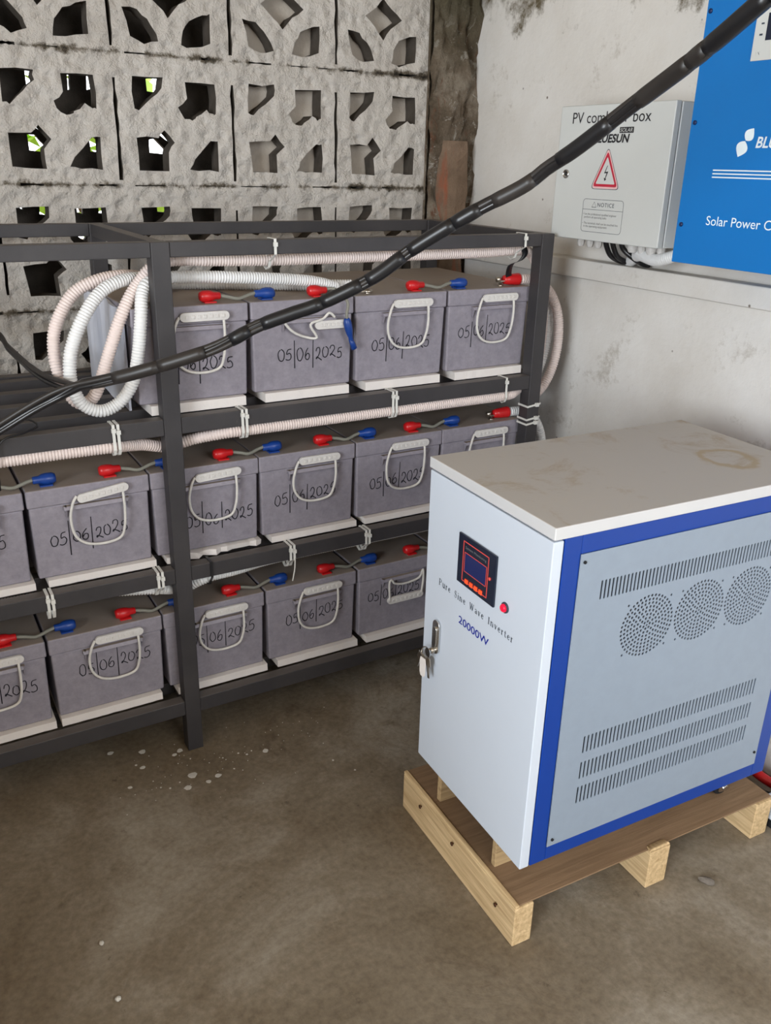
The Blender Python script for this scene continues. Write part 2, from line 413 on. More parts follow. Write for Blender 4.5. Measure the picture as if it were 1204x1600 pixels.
# second skin behind it: solid render, broken through at a few places on the left
holes = [[(.224, 1.458), (.262, 1.467), (.244, 1.441), (.225, 1.421)], [(.322, 1.457), (.329, 1.458), (.326, 1.422), (.32, 1.421)],
 [(.368, 1.46), (.401, 1.465), (.399, 1.431), (.366, 1.424)], [(.515, 1.457), (.557, 1.464), (.556, 1.445), (.543, 1.426), (.516, 1.428)],
 [(.235, 1.333), (.258, 1.349), (.284, 1.319), (.266, 1.302)], [(.213, 1.317), (.231, 1.316), (.255, 1.29), (.253, 1.277), (.214, 1.28)],
 [(.36, 1.308), (.372, 1.318), (.396, 1.294), (.393, 1.281), (.36, 1.282)], [(.512, 1.315), (.529, 1.316), (.553, 1.293), (.551, 1.28), (.511, 1.283)],
 [(.541, 1.326), (.556, 1.34), (.577, 1.315), (.568, 1.307)], [(.176, 1.163), (.183, 1.163), (.181, 1.142), (.175, 1.146)],
 [(.222, 1.163), (.253, 1.163), (.248, 1.14), (.234, 1.129), (.22, 1.131)], [(.312, 1.161), (.328, 1.161), (.325, 1.131), (.311, 1.135)],
 [(.366, 1.161), (.393, 1.162), (.39, 1.132), (.366, 1.133)], [(.521, 1.16), (.561, 1.161), (.559, 1.134), (.521, 1.136)], [(.303, 1.08), (.331, 1.079), (.322, 1.066)]]
me = fill_curve('wall_outer', [[(-1.95, 0), (.74, 0), (.74, ZC), (-1.95, ZC)]]+[jit(h, .0008, 2) for h in holes], .02)
for v in me.vertices:
    x, y, z = v.co; v.co = (x, .81-z, y)
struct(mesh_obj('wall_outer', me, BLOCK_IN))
struct(MB().box(.705, 1.6, .676, .80, 0, ZC).build('wall_outer_solid', RENDER))
struct(MB().box(-12, 12, YW+.3, 14, -.12, -.02).build('ground', EARTH))
# shrub outside
sh = thing('leafy_shrub', (.8, 1.9, -.02), 'yellow-green shrub in daylight beyond the pierced block wall', 'plant')
mb = MB()
for k in range(170):
    a = random.uniform(0, 6.28); el = random.uniform(-.5, 1.0); R = random.uniform(.1, .55)
    p = Vector((cos(a)*R, sin(a)*R*.6, .75+R*el+random.uniform(0, .75))); d = Vector((cos(a), sin(a)*.6, random.uniform(-.6, .7))).normalized()
    sd = d.cross(Vector((0, 0, 1))).normalized(); l = random.uniform(.1, .2); w = l*.2; nn = sd.cross(d)
    q = [p, p+d*l*.35+sd*w+nn*.01, p+d*l*.7+sd*w*.8, p+d*l, p+d*l*.7-sd*w*.8, p+d*l*.35-sd*w+nn*.01, p+d*l*.5-nn*.012]
    mb.add(q, [(0, 1, 6), (1, 2, 6), (2, 3, 6), (3, 4, 6), (4, 5, 6), (5, 0, 6)], 0, True)
mb.build('foliage', LEAF, sh)
mb = MB()
for k in range(7):
    a = k*.9; mb.tube(catmull([(0, 0, 0), (cos(a)*.06, sin(a)*.05, .5), (cos(a)*.3, sin(a)*.2, 1.2)], 5), lambda i, n: .014*(1-.7*i/n), 6)
mb.build('stem', NAIL, sh)
# corner pillar: mortar with a few bare bricks
mb = MB(); nx, nz = 22, 130
from mathutils import noise as mnoise
def pil(x, z):
    e = .022*mnoise.fractal(Vector((x*16, 3.1, z*9)), 1, 2, 5)+.008*mnoise.noise(Vector((x*60, 1, z*55)))
    return .598+e+(.018 if x > 1.375+.02*mnoise.noise(Vector((2, 5, z*9))) else 0)
vs = []
random.seed(3)
for j in range(nz+1):
    for i in range(nx+1):
        x = 1.252+(XW-1.252+.018+.022*mnoise.noise(Vector((7, 7, ZC*j/nz*14)))-.012)*i/nx; z = ZC*j/nz; vs.append((x, pil(x, z)+random.uniform(-.003, .003), z))
fs = [(j*(nx+1)+i, j*(nx+1)+i+1, (j+1)*(nx+1)+i+1, (j+1)*(nx+1)+i) for j in range(nz) for i in range(nx)]
mb.add(vs, fs, 0, True)
mb.add([(1.252, .56+.05, 0), (1.252, .64, 0), (1.252, .64, ZC), (1.252, .61, ZC)], [(0, 1, 2, 3)], 0)
pl = struct(mb.build('trim_1', BRICK))
mb = MB()
for z0, z1, x0, x1 in ((1.085, 1.335, 1.29, 1.375), (.86, 1.06, 1.285, 1.37), (.60, .84, 1.285, 1.372)):
    n = 10; ring = []
    for k in range(n):
        z = z0+(z1-z0)*k/(n-1); b3 = .008*sin(pi*k/(n-1))
        ring.append([(x0-b3+random.uniform(-.003, .003), .6, z), (x0+.008-b3, .574+random.uniform(-.003, .003), z), ((x0+x1)/2, .57+random.uniform(-.004, .003), z), (x1-.008+b3, .575+random.uniform(-.003, .003), z), (x1+b3+random.uniform(-.003, .003), .6, z)])
    mb.rings(ring, 0, False)
struct(mb.build('trim_2', BRICKFACE))
# beam along the right wall, with its narrow ledge
mb = MB(); mb.box(1.376, XW, Y0, .6, 1.012, 1.058); mb.box(1.396, XW, Y0, .6, 0, 1.012)
struct(mb.build('trim_3', WALL, None, .004))

# ------------------------------------------------------------------ battery rack
ZT, Z1, Z2, Z3 = 1.128, .793, .465, .134
rack = thing('battery_rack', (-.645, 0, 0), 'dark grey welded steel rack of three tiers carrying grey batteries', 'rack')
def rk(name, *a):
    x0, x1, y0, y1, z0, z1 = a
    return MB().box(x0+.645, x1+.645, y0, y1, z0, z1).build(name, STEEL, rack, .0018)
PX = [(-.645, -.610), (.273, .308), (1.192, 1.228)]
for x0, x1 in PX:
    rk('post', x0, x1, 0, .035, 0, ZT); rk('post', x0, x1, .494, .529, 0, ZT)
bays = [(-.610, .273), (.308, 1.192)]
for zt, h in ((ZT, .028), (Z1, .034), (Z2, .034), (Z3, .036)):
    for x0, x1 in bays:
        rk('front_rail', x0, x1, 0.002, .030, zt-h, zt)
        rk('back_rail', x0, x1, .499, .527, zt-h, zt)
    for x0, x1 in PX:
        rk('side_rail', x0+.004, x1-.004, .035, .494, zt-h, zt)
for zt in (Z1, Z2, Z3):
    for y in (.092, .216, .333, .445):
        for x0, x1 in bays: rk('shelf_bar', x0+.035-.035*(x0 > 0) if False else x0-.004, x1+.004, y, y+.03, zt-.03, zt)

# ------------------------------------------------------------------ batteries
WB, LB, HB = .2380, .415, .1908; YB = .042
STROKES = {
 '0': [[(cos(a*.55+1.9)*.42+.45, sin(a*.55+1.9)*.5+.5) for a in range(12)]],
 '5': [[(.85, 1.0), (.3, .93), (.2, .55), (.55, .62), (.8, .4), (.72, .1), (.35, 0), (.05, .08)]],
 '6': [[(.6, 1.0), (.3, .75), (.12, .4), (.18, .1), (.5, 0), (.78, .2), (.7, .5), (.4, .52), (.2, .3)]],
 '2': [[(.1, .72), (.25, .98), (.6, 1.0), (.72, .7), (.5, .35), (.15, .05), (.2, .22), (.5, .15), (.95, -.08)]],
 '/': [[(.25, 1.9), (.2, -.75)]]}
def date_mark(parent, x0, z0, w, h, slope, seed, ydep):
    rnd = random.Random(seed); s = '05/06/2025'; adv = {'/': .55}
    tot = sum(adv.get(c, 1) for c in s); x = 0; mb = MB()
    for c in s:
        a = adv.get(c, 1)
        for st in STROKES[c]:
            js = rnd.uniform(.85, 1.1); dz = rnd.uniform(-.1, .1)
            if c == '/': dz = rnd.uniform(-.35, .35)
            pts = []
            for px, pz in st:
                X = x0+(x+px*.95+rnd.uniform(-.05, .05))/tot*w; Z = z0+(pz*js+dz)*h+slope*(X-x0)
                pts.append((X, 0, Z))
            p = catmull(pts, 4); p = [Vector((q.x, ydep(q.z), q.z)) for q in p]
            mb.tube(p, .00115, 4)
        x += a
    return mb.build('date_mark', INK, parent)
def face_y(z):  # front face of the case, tapering below the lid (z measured from the base)
    return .0075-.0045*(z/HB) if z < HB-.036 else 0
def boot(mb, x, y, z, sgn, mi):  # soft cap over a bolt, its neck pointing along +x or -x
    prof = [(.0035, -.020), (.0085, -.019), (.0115, -.013), (.0118, -.002), (.0105, .006), (.0078, .011), (.0074, .022), (.0062, .0235)]
    mb.rings([[(x+h*sgn, y+cos(2*pi*k/14)*r*1.02, max(z-.0112, z+sin(2*pi*k/14)*r)) for k in range(14)] for r, h in prof], mi)
    mb.box(x-.012, x+.012, y-.012, y+.012, z-.0122, z-.0095, mi)
def battery(x, ztop, label, handle='up', tilt=0, seed=0, tx=.045, tz=.080, tw=.155, slope=.0, hx=0, bare=False):
    zb = ztop-HB
    r = thing('storage_battery', (x, YB, zb), label, 'battery', 'grey lead batteries on the rack')
    # tapered case
    mb = MB(); a = .0055
    lo = [(a, .0075, 0), (WB-a, .0075, 0), (WB-a, LB-.0075, 0), (a, LB-.0075, 0)]; zl = HB-.036
    hi = [(.003, .003, zl), (WB-.003, .003, zl), (WB-.003, LB-.003, zl), (.003, LB-.003, zl)]
    mb.hexa(lo+hi); mb.build('case', CASE, r, .004)
    mb = MB(); mb.box(0, WB, 0, LB, zl-.001, HB); mb.build('lid', CASE, r, .0035)
    # bracket the handle hooks into
    mb = MB(); bx0, bx1, bz = .066+hx, .190+hx, HB-.040
    mb.hexa([(bx0, -.009, bz-.007), (bx1, -.009, bz-.007), (bx1, .006, bz-.007), (bx0, .006, bz-.007), (bx0, -.006, bz), (bx1, -.006, bz), (bx1, .006, bz), (bx0, .006, bz)])
    for q in (bx0, bx1-.003):
        mb.prism([(0, 0), (.012, 0), (.010, -.026)], .003, (q+.003, -.008, bz), (0, 1, 0), (0, 0, 1))
    mb.build('handle_bracket', CASE, r)
    # rope and grip
    x0, x1 = .088+hx, .176+hx
    g0, g1 = x0+.004, x1+.018
    hr = thing_part = None
    if handle == 'up':
        zt = HB-.012; drop = HB-.128+random.uniform(-.008, .008)
        pts = [(g0, -.006, zt-.009), (x0-.006, -.011, bz+.004), (x0-.012, -.0105, bz-.025), (x0-.007, -.008, drop+.03), (x0+.012, -.005, drop+.008), ((x0+x1)/2, -.004, drop), (x1-.008, -.005, drop+.006), (x1+.003, -.008, drop+.03), (x1+.006, -.0105, bz-.025), (x1+.006, -.010, bz+.002), (g1-.012, -.006, zt-.012)]
        zg = zt-.018
    elif handle == 'down':
        zg = HB-.112
        pts = [(x0-.002, -.010, zg+.008), (x0-.006, -.012, bz-.012), (x0+.002, -.010, bz-.004), (x0+.012, -.009, bz-.016), ((x0+x1)/2, -.006, bz-.024), (x1-.004, -.008, bz-.016), (x1+.006, -.010, bz+.006), (x1+.007, -.012, bz-.02), (x1+.004, -.010, zg+.012)]
        g0, g1 = x0-.008, x1+.010
    else:   # slack: grip hanging off to one side
        zg = HB-.064
        pts = [(x0-.020, -.008, bz-.002), (x0, -.008, bz-.024), (x0+.03, -.006, bz-.038), (x0+.055, -.011, bz-.040), (x0+.040, -.012, bz-.012), (x0+.07, -.010, bz-.002), (x0+.085, -.011, bz+.010), (x0+.098, -.011, bz+.0)]
        g0, g1 = x0+.052, x0+.138
    mb = MB(); mb.tube(catmull(pts, 6), .0028, 8); hr = mb.build('handle_rope', ROPE, r)
    mb = MB(); n = 7; rad = .010; cz = zg+.009
    prof = []
    for k in range(10):
        an = pi/2+pi*k/9; prof.append((g0+.009+cos(an)*.009, sin(an)*.009))
    for k in range(10):
        an = -pi/2+pi*k/9; prof.append((g1-.009+cos(an)*.009, sin(an)*.009))
    ct, st_ = cos(tilt), sin(tilt); gc = (g0+g1)/2
    prof = [(gc+(px-gc)*ct-pz*st_, cz+(px-gc)*st_+pz*ct) for px, pz in prof]
    mb.prism(prof[::-1], .007, (0, -.004, 0), (1, 0, 0), (0, 0, 1))
    for k in range(n):
        px = g0+.014+(g1-g0-.028)*k/(n-1); X = gc+(px-gc)*ct; Z = cz+(px-gc)*st_
        mb.box(X-.0035, X+.0035, -.0124, -.010, Z-.0035, Z+.0035)
    mb.build('handle_grip', WHITEPL, r, .0008)
    date_mark(r, tx, tz, tw, .026, slope, seed, lambda z: face_y(z)-.0004)
    # terminals
    for nm, q in (('terminal_bolt', .043), ('terminal_bolt', .165)):
        mb = MB(); mb.lathe([(.007, 0), (.007, .004), (.004, .004), (.004, .009)], (q, .026, HB-.001), 'z', 8)
        if bare and q < .1:
            mb.lathe([(.011, .004), (.012, .006), (.011, .009), (.0065, .009), (.0065, .016), (.005, .018)], (q, .026, HB-.001), 'z', 12)
            mb.box(q-.02, q+.004, .022, .030, HB+.004, HB+.0065)
        mb.build(nm, STEELBOLT, r)
    return r
def foam(x0, x1, z0, z1, label, ragged=False):
    mb = MB()
    n = 16
    ring = []
    for k in range(n+1):
        x = x0+(x1-x0)*k/n; e = random.uniform(-.006, .012) if ragged else random.uniform(-.0006, .0006)
        zt = z1-(abs(e)*.35 if ragged else 0)
        ring.append([(x, .036+e, z0), (x, .44, z0), (x, .44, z1), (x, .037+e*.6, zt)])
    mb.rings(ring, 0, False)
    return tag(mb.build('foam_sheet', FOAM), label, 'foam sheet', 'white foam strips under the batteries')
ZR = {1: 1.0039, 2: .6712, 3: .3432}
XR = {1: [.236, .4794, .7219, .9653], 2: [-.236, .0066, .247, .4865, .7276, .9665], 3: [-.234, .009, .25, .4932, .7375, .981]}
ORD = ['first', 'second', 'third', 'fourth', 'fifth', 'sixth']
LB1 = ['grey battery on top shelf, partly behind the front rack post, its left side showing',
       'grey battery on top shelf with a loose handle and a blue cap dangling',
       'grey battery on top shelf with a bare silver terminal bolt and a date',
       'grey battery at the right end of the top shelf, near the white wall']
kw1 = [dict(handle='up', tz=.062, tx=.05), dict(handle='slack', tz=.062, tx=.060), dict(handle='up', tz=.066, tx=.045, bare=True), dict(handle='up', tz=.078, tx=.035, slope=.03)]
for x, l, k in zip(XR[1], LB1, range(4)): battery(x, ZR[1], l, seed=11+k, **kw1[k])
LB2 = ['grey battery on middle shelf cut off by the left edge of the photo', 'grey battery on middle shelf, left of the front post, dated 05/06/2025',
       'grey battery on middle shelf partly hidden by the front rack post', 'grey dated battery on middle shelf, first fully clear to the right of the front post',
       'grey battery on middle shelf partly hidden at lower right by the cabinet', 'grey battery at right end of middle shelf, mostly behind the white cabinet']
kw2 = [dict(), dict(tilt=.13, tz=.068, tx=.035, slope=.04), dict(tilt=.05, tz=.052, tx=.07, slope=.03), dict(tz=.066, tx=.036, slope=.07), dict(tz=.066, tx=.040, slope=.06), dict(tz=.066)]
for x, l, k in zip(XR[2], LB2, range(6)): battery(x, ZR[2], l, seed=31+k, **kw2[k])
LB3 = ['grey battery on bottom shelf cut off by the left edge of the photo', 'grey battery on bottom shelf, left of the front post, dated 05/06/2025',
       'grey battery on bottom shelf partly hidden by the front rack post', 'grey dated battery on bottom shelf, first fully clear to the right of the front post',
       'grey battery on bottom shelf whose white handle grip hangs down', 'grey battery at right end of bottom shelf, hidden behind the white cabinet']
kw3 = [dict(tz=.08, tx=.06), dict(tz=.088, tx=.055, slope=.05), dict(tz=.09, tx=.06, slope=.02), dict(tz=.084, tx=.05, slope=.05), dict(handle='down', tz=.09, tx=.03, slope=.03), dict()]
for x, l, k in zip(XR[3], LB3, range(6)): battery(x, ZR[3], l, seed=51+k, **kw3[k])
for row, zt in ((1, Z1), (2, Z2), (3, Z3)):
    nm = {1: 'top', 2: 'middle', 3: 'bottom'}[row]
    for k, x in enumerate(XR[row]):
        off = (.024 if row == 1 else (.022 if k > 2 else .02)) if (row, k) != (3, 1) else .006
        wdt = .20 if row == 1 else .218
        foam(x+off, min(x+off+wdt, x+.258), zt+.0005, ZR[row]-HB-.0005,
             (('torn ' if (row, k) == (2, 2) else '')+'white foam strip under the %s battery from left on the %s shelf' % (ORD[k], nm)), (row, k) == (2, 2))
t = NT('pale_lit_side_tone', .45, 0, .4)  # added sheet; its pale blue colour paints the daylight on the battery's side
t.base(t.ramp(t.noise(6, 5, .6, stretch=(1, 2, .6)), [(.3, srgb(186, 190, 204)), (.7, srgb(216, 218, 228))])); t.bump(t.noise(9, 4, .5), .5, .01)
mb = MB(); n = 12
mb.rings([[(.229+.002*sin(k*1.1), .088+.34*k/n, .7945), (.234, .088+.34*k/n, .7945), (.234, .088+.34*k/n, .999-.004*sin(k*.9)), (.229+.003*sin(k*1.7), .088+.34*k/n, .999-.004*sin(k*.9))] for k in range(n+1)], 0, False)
tag(mb.build('lit_side_sheet', t.m), 'added pale bluish sheet standing in for daylight on the left side of the first top shelf battery', 'sheet')
# jumper leads
def jumper(row, xr, xb, label, part=(1, 1)):
    z = ZR[row]+.0125; y = YB+.026
    r = thing('jumper_lead', (xr, y, z), label, 'battery lead', 'jumper leads between batteries')
    d = xb-xr
    mb = MB(); boot(mb, 0, 0, 0, 1, 0); mb.build('red_cap', RED, r)
    mb = MB(); boot(mb, d, 0, 0, -1, 0); mb.build('blue_cap', BLUECAP, r)
    mb = MB(); mb.tube(catmull([(.018, 0, .001), (.04, -.003, -.003), (d*.5, -.006, -.007), (d-.035, -.002, -.001), (d-.018, 0, .002)], 6), .0038, 8); mb.build('wire', WIRE, r)
NAMES = {1: 'top', 2: 'middle', 3: 'bottom'}
for row in (1, 2, 3):
    xs = XR[row]
    for k in range(len(xs)-1):
        if (row, k) == (1, 1): continue
        jumper(row, xs[k]+.165, xs[k+1]+.043, 'grey lead with red and blue caps joining %s and %s batteries of the %s shelf' % (ORD[k], ORD[k+1], NAMES[row]))
z = ZR[1]+.0125
r = thing('jumper_lead', (XR[1][1]+.16, YB+.026, z), 'loose grey lead with its blue cap dangling in front of a top shelf battery', 'battery lead', 'jumper leads between batteries')
mb = MB(); boot(mb, 0, 0, 0, 1, 0); mb.build('red_cap', RED, r)
mb = MB(); pth = catmull([(.018, 0, .001), (.040, -.012, .002), (.052, -.044, -.020), (.050, -.046, -.045), (.052, -.044, -.062)], 6); mb.tube(pth, .0034, 8); mb.build('wire', WIRE, r)
mb = MB(); mb.tube(catmull([(.051, -.044, -.055), (.053, -.044, -.066), (.058, -.044, -.088), (.063, -.043, -.104)], 5), lambda i, n: .0052+.004*sin(pi*min(1, i/n*1.3))*(1 if i < n*.75 else .3), 10)
mb.tube([(.061, -.043, -.100), (.066, -.042, -.110), (.071, -.041, -.122)], lambda i, n: .005+.0035*(i/n), 8); mb.build('blue_cap', BLUECAP, r)

# ------------------------------------------------------------------ corrugated conduits
def conduit(name, paths, label, mats, r=.0125, caps=()):
    """one conduit, or a run of conduits tied together (each its own part)"""
    if len(paths) == 1 and not caps:
        mb = MB(); mb.corrugated(paths[0], r); return tag(mb.build(name, mats[0]), label, 'conduit', 'corrugated conduits on the rack')
    t = thing(name, paths[0][0], label, 'conduit', 'corrugated conduits on the rack'); o = Vector(paths[0][0])
    for p, m in zip(paths, mats):
        mb = MB(); mb.corrugated([Vector(q)-o for q in p], r); mb.build('conduit_run', m, t)
    for x, y, z in caps:
        mb = MB(); q = Vector((x, y, z))-o
        mb.lathe([(.004, -.030), (.010, -.028), (.0125, -.014), (.0135, 0), (.0145, .012), (.0145, .016)], q, 'x', 14); mb.build('red_cap', RED, t)
        mb = MB(); mb.box(q.x-.046, q.x-.02, q.y-.006, q.y+.006, q.z-.004, q.z-.001); mb.lathe([(.007, -.004), (.007, .006), (.004, .007)], q+Vector((-.044, 0, 0)), 'z', 8); mb.build('cable_lug', STEELBOLT, t)
    return t
conduit('corrugated_conduit', [[(1.262, .075, .99), (1.245, .066, 1.03), (1.205, .056, 1.078), (1.15, .05, 1.088), (1.05, .05, 1.085), (.795, .05, 1.0845), (.55, .05, 1.0845), (.40, .05, 1.088), (.33, .052, 1.090), (.29, .055, 1.078), (.256, .062, 1.042), (.220, .050, .99), (.192, .048, .926), (.168, .054, .862), (.150, .066, .830), (.124, .072, .830), (.102, .084, .88), (.100, .094, .94), (.115, .10, .985), (.150, .106, 1.03), (.20, .108, 1.052), (.26, .125, 1.055), (.33, .20, 1.035), (.38, .30, 1.0175), (.46, .335, 1.0175), (.60, .235, 1.0175), (.70, .20, 1.0175)]],
        'pinkish white ribbed conduit along the top front rail, looping down at the left post', [COND_P], .0122)
conduit('corrugated_conduit', [[(.748, .11, 1.0175), (.68, .135, 1.0175), (.55, .20, 1.0175), (.41, .262, 1.0175), (.345, .20, 1.028), (.29, .115, 1.05), (.235, .080, 1.052), (.19, .066, 1.034), (.150, .052, .99), (.124, .046, .94), (.115, .043, .90), (.116, .042, .868), (.130, .040, .832), (.162, .038, .815), (.198, .040, .826), (.226, .032, .864), (.240, .024, .922), (.250, .024, .985), (.262, .040, 1.034), (.285, .052, 1.054), (.33, .075, 1.055), (.45, .078, 1.05), (.62, .085, 1.036), (.70, .09, 1.0175)]],
        'white ribbed conduit lying on the top batteries and hanging in a loop at left', [COND_W], .0125)
conduit('corrugated_conduit', [[(-.62, .014, .748), (-.30, .013, .748), (-.028, .012, .7485), (.12, .012, .7485), (.18, .014, .747), (.235, .040, .736), (.29, .051, .722), (.345, .036, .735), (.40, .016, .745), (.44, .012, .7465), (.62, .012, .7465), (.798, .012, .7465), (.98, .012, .7465), (1.127, .013, .7465), (1.17, .03, .748), (1.21, .054, .752), (1.255, .058, .765)]],
        'pinkish white ribbed conduit tied under the front rail above the middle shelf', [COND_P], .0122)
conduit('corrugated_conduit', [[(-.50, .045, .448), (-.10, .045, .446), (.06, .045, .440), (.165, .040, .424), (.24, .034, .413), (.275, .049, .398), (.31, .049, .396), (.335, .036, .41), (.365, .030, .4185), (.42, .034, .4185), (.52, .05, .4185), (.75, .05, .4185), (1.0, .05, .4185)]],
        'ribbed conduit sagging behind the front post under the middle shelf rail', [COND_W], .0118)
conduit('corrugated_conduit', [[(1.188, .072, 1.0165), (1.205, .07, 1.0165), (1.24, .07, 1.012), (1.272, .068, .995), (1.298, .066, .965), (1.318, .064, .92), (1.324, .062, .86), (1.314, .06, .80), (1.290, .058, .752), (1.262, .056, .728)],
        [(1.262, .085, 1.04), (1.27, .085, 1.0), (1.285, .088, .95), (1.292, .088, .88), (1.286, .086, .81), (1.270, .084, .75)],
        [(1.30, .092, .955), (1.316, .096, .90), (1.312, .096, .83), (1.292, .094, .77), (1.27, .09, .735)]],
        'bundle of ribbed conduits bulging out beside the right rack post', [COND_P, COND_P, COND_W], .0125, [(1.171, .072, 1.0175)])
conduit('corrugated_conduit', [[(1.186, .07, .6835), (1.21, .068, .684), (1.245, .066, .678), (1.272, .064, .655), (1.292, .062, .62), (1.304, .062, .57), (1.306, .064, .50), (1.30, .07, .40)]],
        'ribbed conduit with red cap leaving the right end of the middle shelf', [COND_W], .0122, [(1.168, .07, .6845)])
# cable ties
def ring_band(mb, poly, w, th, fn):
    """closed band of width w around a polygon; fn maps (a, b, c) to space, c along the width"""
    n = len(poly); cx = sum(p[0] for p in poly)/n; cy = sum(p[1] for p in poly)/n
    out = [(p[0]+(p[0]-cx)/max(1e-6, math.hypot(p[0]-cx, p[1]-cy))*th, p[1]+(p[1]-cy)/max(1e-6, math.hypot(p[0]-cx, p[1]-cy))*th) for p in poly]
    R = [[fn(*poly[i], -w/2), fn(*out[i], -w/2), fn(*out[i], w/2), fn(*poly[i], w/2)] for i in range(n)]
    mb.rings(R, 0, False, False, True)
def rail_tie(x, zt, zb, label, n=1, tail=None, mat=TIE, cat='cable tie', name='cable_tie', group='cable ties on the rack rails', yc=.012, r=.0135):
    mb = MB()
    zc = zb-r*.95
    for k in range(n):
        xo = x+k*.009
        poly = [(-.0005, zt+.001), (.0325, zt+.001), (.0325, zb), (yc+r*1.05, zc), (yc+r*.7, zc-r*.8), (yc, zc-r*1.12), (yc-r*.7, zc-r*.8), (yc-r*1.1, zc), (-.0012, zb)]
        ring_band(mb, poly, .0055, .0013, lambda a, b2, c2, xo=xo: (xo+c2, a, b2))
        if mat is TIE: mb.box(xo-.004, xo+.004, -.0052, .0, zt-.013-.004*k, zt-.005-.004*k)
    if tail: mb.tube(catmull(tail, 4), .0017, 4)
    return tag(mb.build(name, mat), label, cat, group)
rail_tie(.518, ZT, ZT-.028, 'white cable tie around the top front rail and its conduit', yc=.044, r=.0155)
rail_tie(1.141, ZT, ZT-.028, 'white cable tie at the right end of the top front rail', yc=.046, r=.0155)
rail_tie(.174, Z1, Z1-.034, 'pair of white ties on the rail over the middle shelf, left of the post', 2)
rail_tie(.436, Z1, Z1-.034, 'pair of white ties on the rail over the middle shelf, first right of the post', 2)
rail_tie(.797, Z1, Z1-.034, 'pair of white ties at the middle of the rail over the middle shelf', 2)
rail_tie(1.118, Z1, Z1-.034, 'white cable tie on the rail over the middle shelf near its right end')
rail_tie(.016, Z2, Z2-.034, 'pair of white ties on the rail over the bottom shelf, far left', 2, yc=.014, r=.010)
rail_tie(.236, Z2, Z2-.034, 'white ties around sagging conduit just left of the front post', 2, yc=.03, r=.0135)
rail_tie(.538, Z2, Z2-.034, 'white cable ties on the rail over the bottom shelf with a long tail', 2, tail=[(.547, -.004, Z2-.03), (.545, -.006, Z2-.055), (.540, -.004, Z2-.085)], yc=.030, r=.013)
rail_tie(.733, Z2, Z2-.034, 'pair of white ties on the rail over the bottom shelf, nearest the cabinet', 2, yc=.030, r=.013)
rail_tie(.352, Z2, Z2-.034, 'black tape band on the rail over the bottom shelf, right of the post', 1, mat=BLACKTAPE, cat='tape', name='tape_band', group='tape bands', yc=.026, r=.0135)
for z, lab in ((.716, 'uppermost white cable tie around the right rack post'), (.682, 'middle white cable tie around the right rack post'), (.670, 'lowest white cable tie around the right rack post')):
    mb = MB(); sl = .006
    poly = [(1.1905, -.0012), (1.2295, -.0012), (1.2295, .0365), (1.1905, .0365)]
    ring_band(mb, poly, .0048, .0013, lambda a, b2, c2, z=z: (a, b2, z+c2+(a-1.21)*.12))
    mb.box(1.212, 1.221, -.008, -.0015, z-.003, z+.006)
    tag(mb.build('cable_tie', TIE), lab, 'cable tie', 'cable ties on the right post')
# black tape hanging at the top right corner of the rack
mb = MB()
p = catmull([(1.165, .058, 1.112), (1.172, .036, 1.085), (1.160, .035, 1.066), (1.142, .046, 1.056), (1.148, .062, 1.035), (1.155, .066, 1.018)], 6)
R = []
for i, q in enumerate(p):
    w = .008; R.append([(q.x-w, q.y-.001, q.z-.002), (q.x+w, q.y-.001, q.z+.002), (q.x+w, q.y+.001, q.z+.002), (q.x-w, q.y+.001, q.z-.002)])
mb.rings(R, 0, True)
tag(mb.build('tape_strip', BLACKTAPE), 'loose strip of black tape at the top right corner of the rack', 'tape')

# ------------------------------------------------------------------ inverter cabinet on its pallet
KX, KY, KR = .5922, -.795, -.0459
PXL, PYL, PR = .5955, -.7924, -.0432
pal = thing('wooden_pallet', (PXL, PYL, 0), 'low wooden pallet of pine beams and brown board under the white cabinet', 'pallet', rz=PR)
mb = MB(); mb.box(.010, .641, .004, .40, .0865, .090); mb.build('deck_board', PLY, pal, .0008)
mb = MB(); mb.box(0, .040, 0, .40, 0, .0865); mb.box(0, .0095, 0, .40, .0865, .0925); mb.build('end_beam', WOOD, pal, .0025)
mb = MB(); mb.box(.306, .356, -.004, .40, 0, .0865); mb.hexa([(.300, -.006, .0905), (.354, -.006, .0905), (.350, .012, .0905), (.306, .012, .0905), (.304, -.004, .0955), (.350, -.004, .097), (.346, .01, .093), (.31, .01, .092)]); mb.build('middle_beam', WOOD, pal, .003)
mb = MB(); mb.box(.594, .640, -.002, .40, 0, .0865); mb.build('far_beam', WOOD, pal, .0025)
for yy, ln in ((.094, .012), (.286, .013)):
    mb = MB(); mb.box(.020, .53, yy, yy+ln, .0901, .1795); mb.build('support_strip', WOODX, pal, .0015)
for yy, zz in ((.322, .060), (.052, .052), (.20, .066)):
    mb = MB(); mb.lathe([(.0012, .004), (.0012, -.003), (.004, -.004), (.004, -.0055), (.001, -.006)], (0, yy, zz), 'x', 8); mb.build('nail', NAIL, pal)
cab = thing('inverter_cabinet', (KX, KY, .18), 'white and blue floor-standing inverter cabinet marked 20000W on a wooden pallet', 'inverter cabinet', rz=KR)
def kz(m):  # geometry is written with heights above the floor
    m.v = [(x, y, z-.18) for x, y, z in m.v]; return m
LX, LY, Z0c, Z1c = .585, .345, .18, .7826
mb = MB(); mb.box(.0205, LX, .036, LY, Z0c, Z1c)
body = kz(mb).build('body', [BLUE, DARK], cab)
for p in body.data.polygons:
    if p.normal.y < -.9: p.material_index = 1
mb = MB()
for a in ((.0205, .052, Z0c, Z1c), (.550, LX, Z0c, Z1c)): mb.box(a[0], a[1], 0, .036, a[2], a[3])
mb.box(.052, .550, 0, .036, Z0c, .213); mb.box(.052, .550, 0, .036, .752, Z1c)
kz(mb).build('blue_frame', BLUE, cab, .0015)
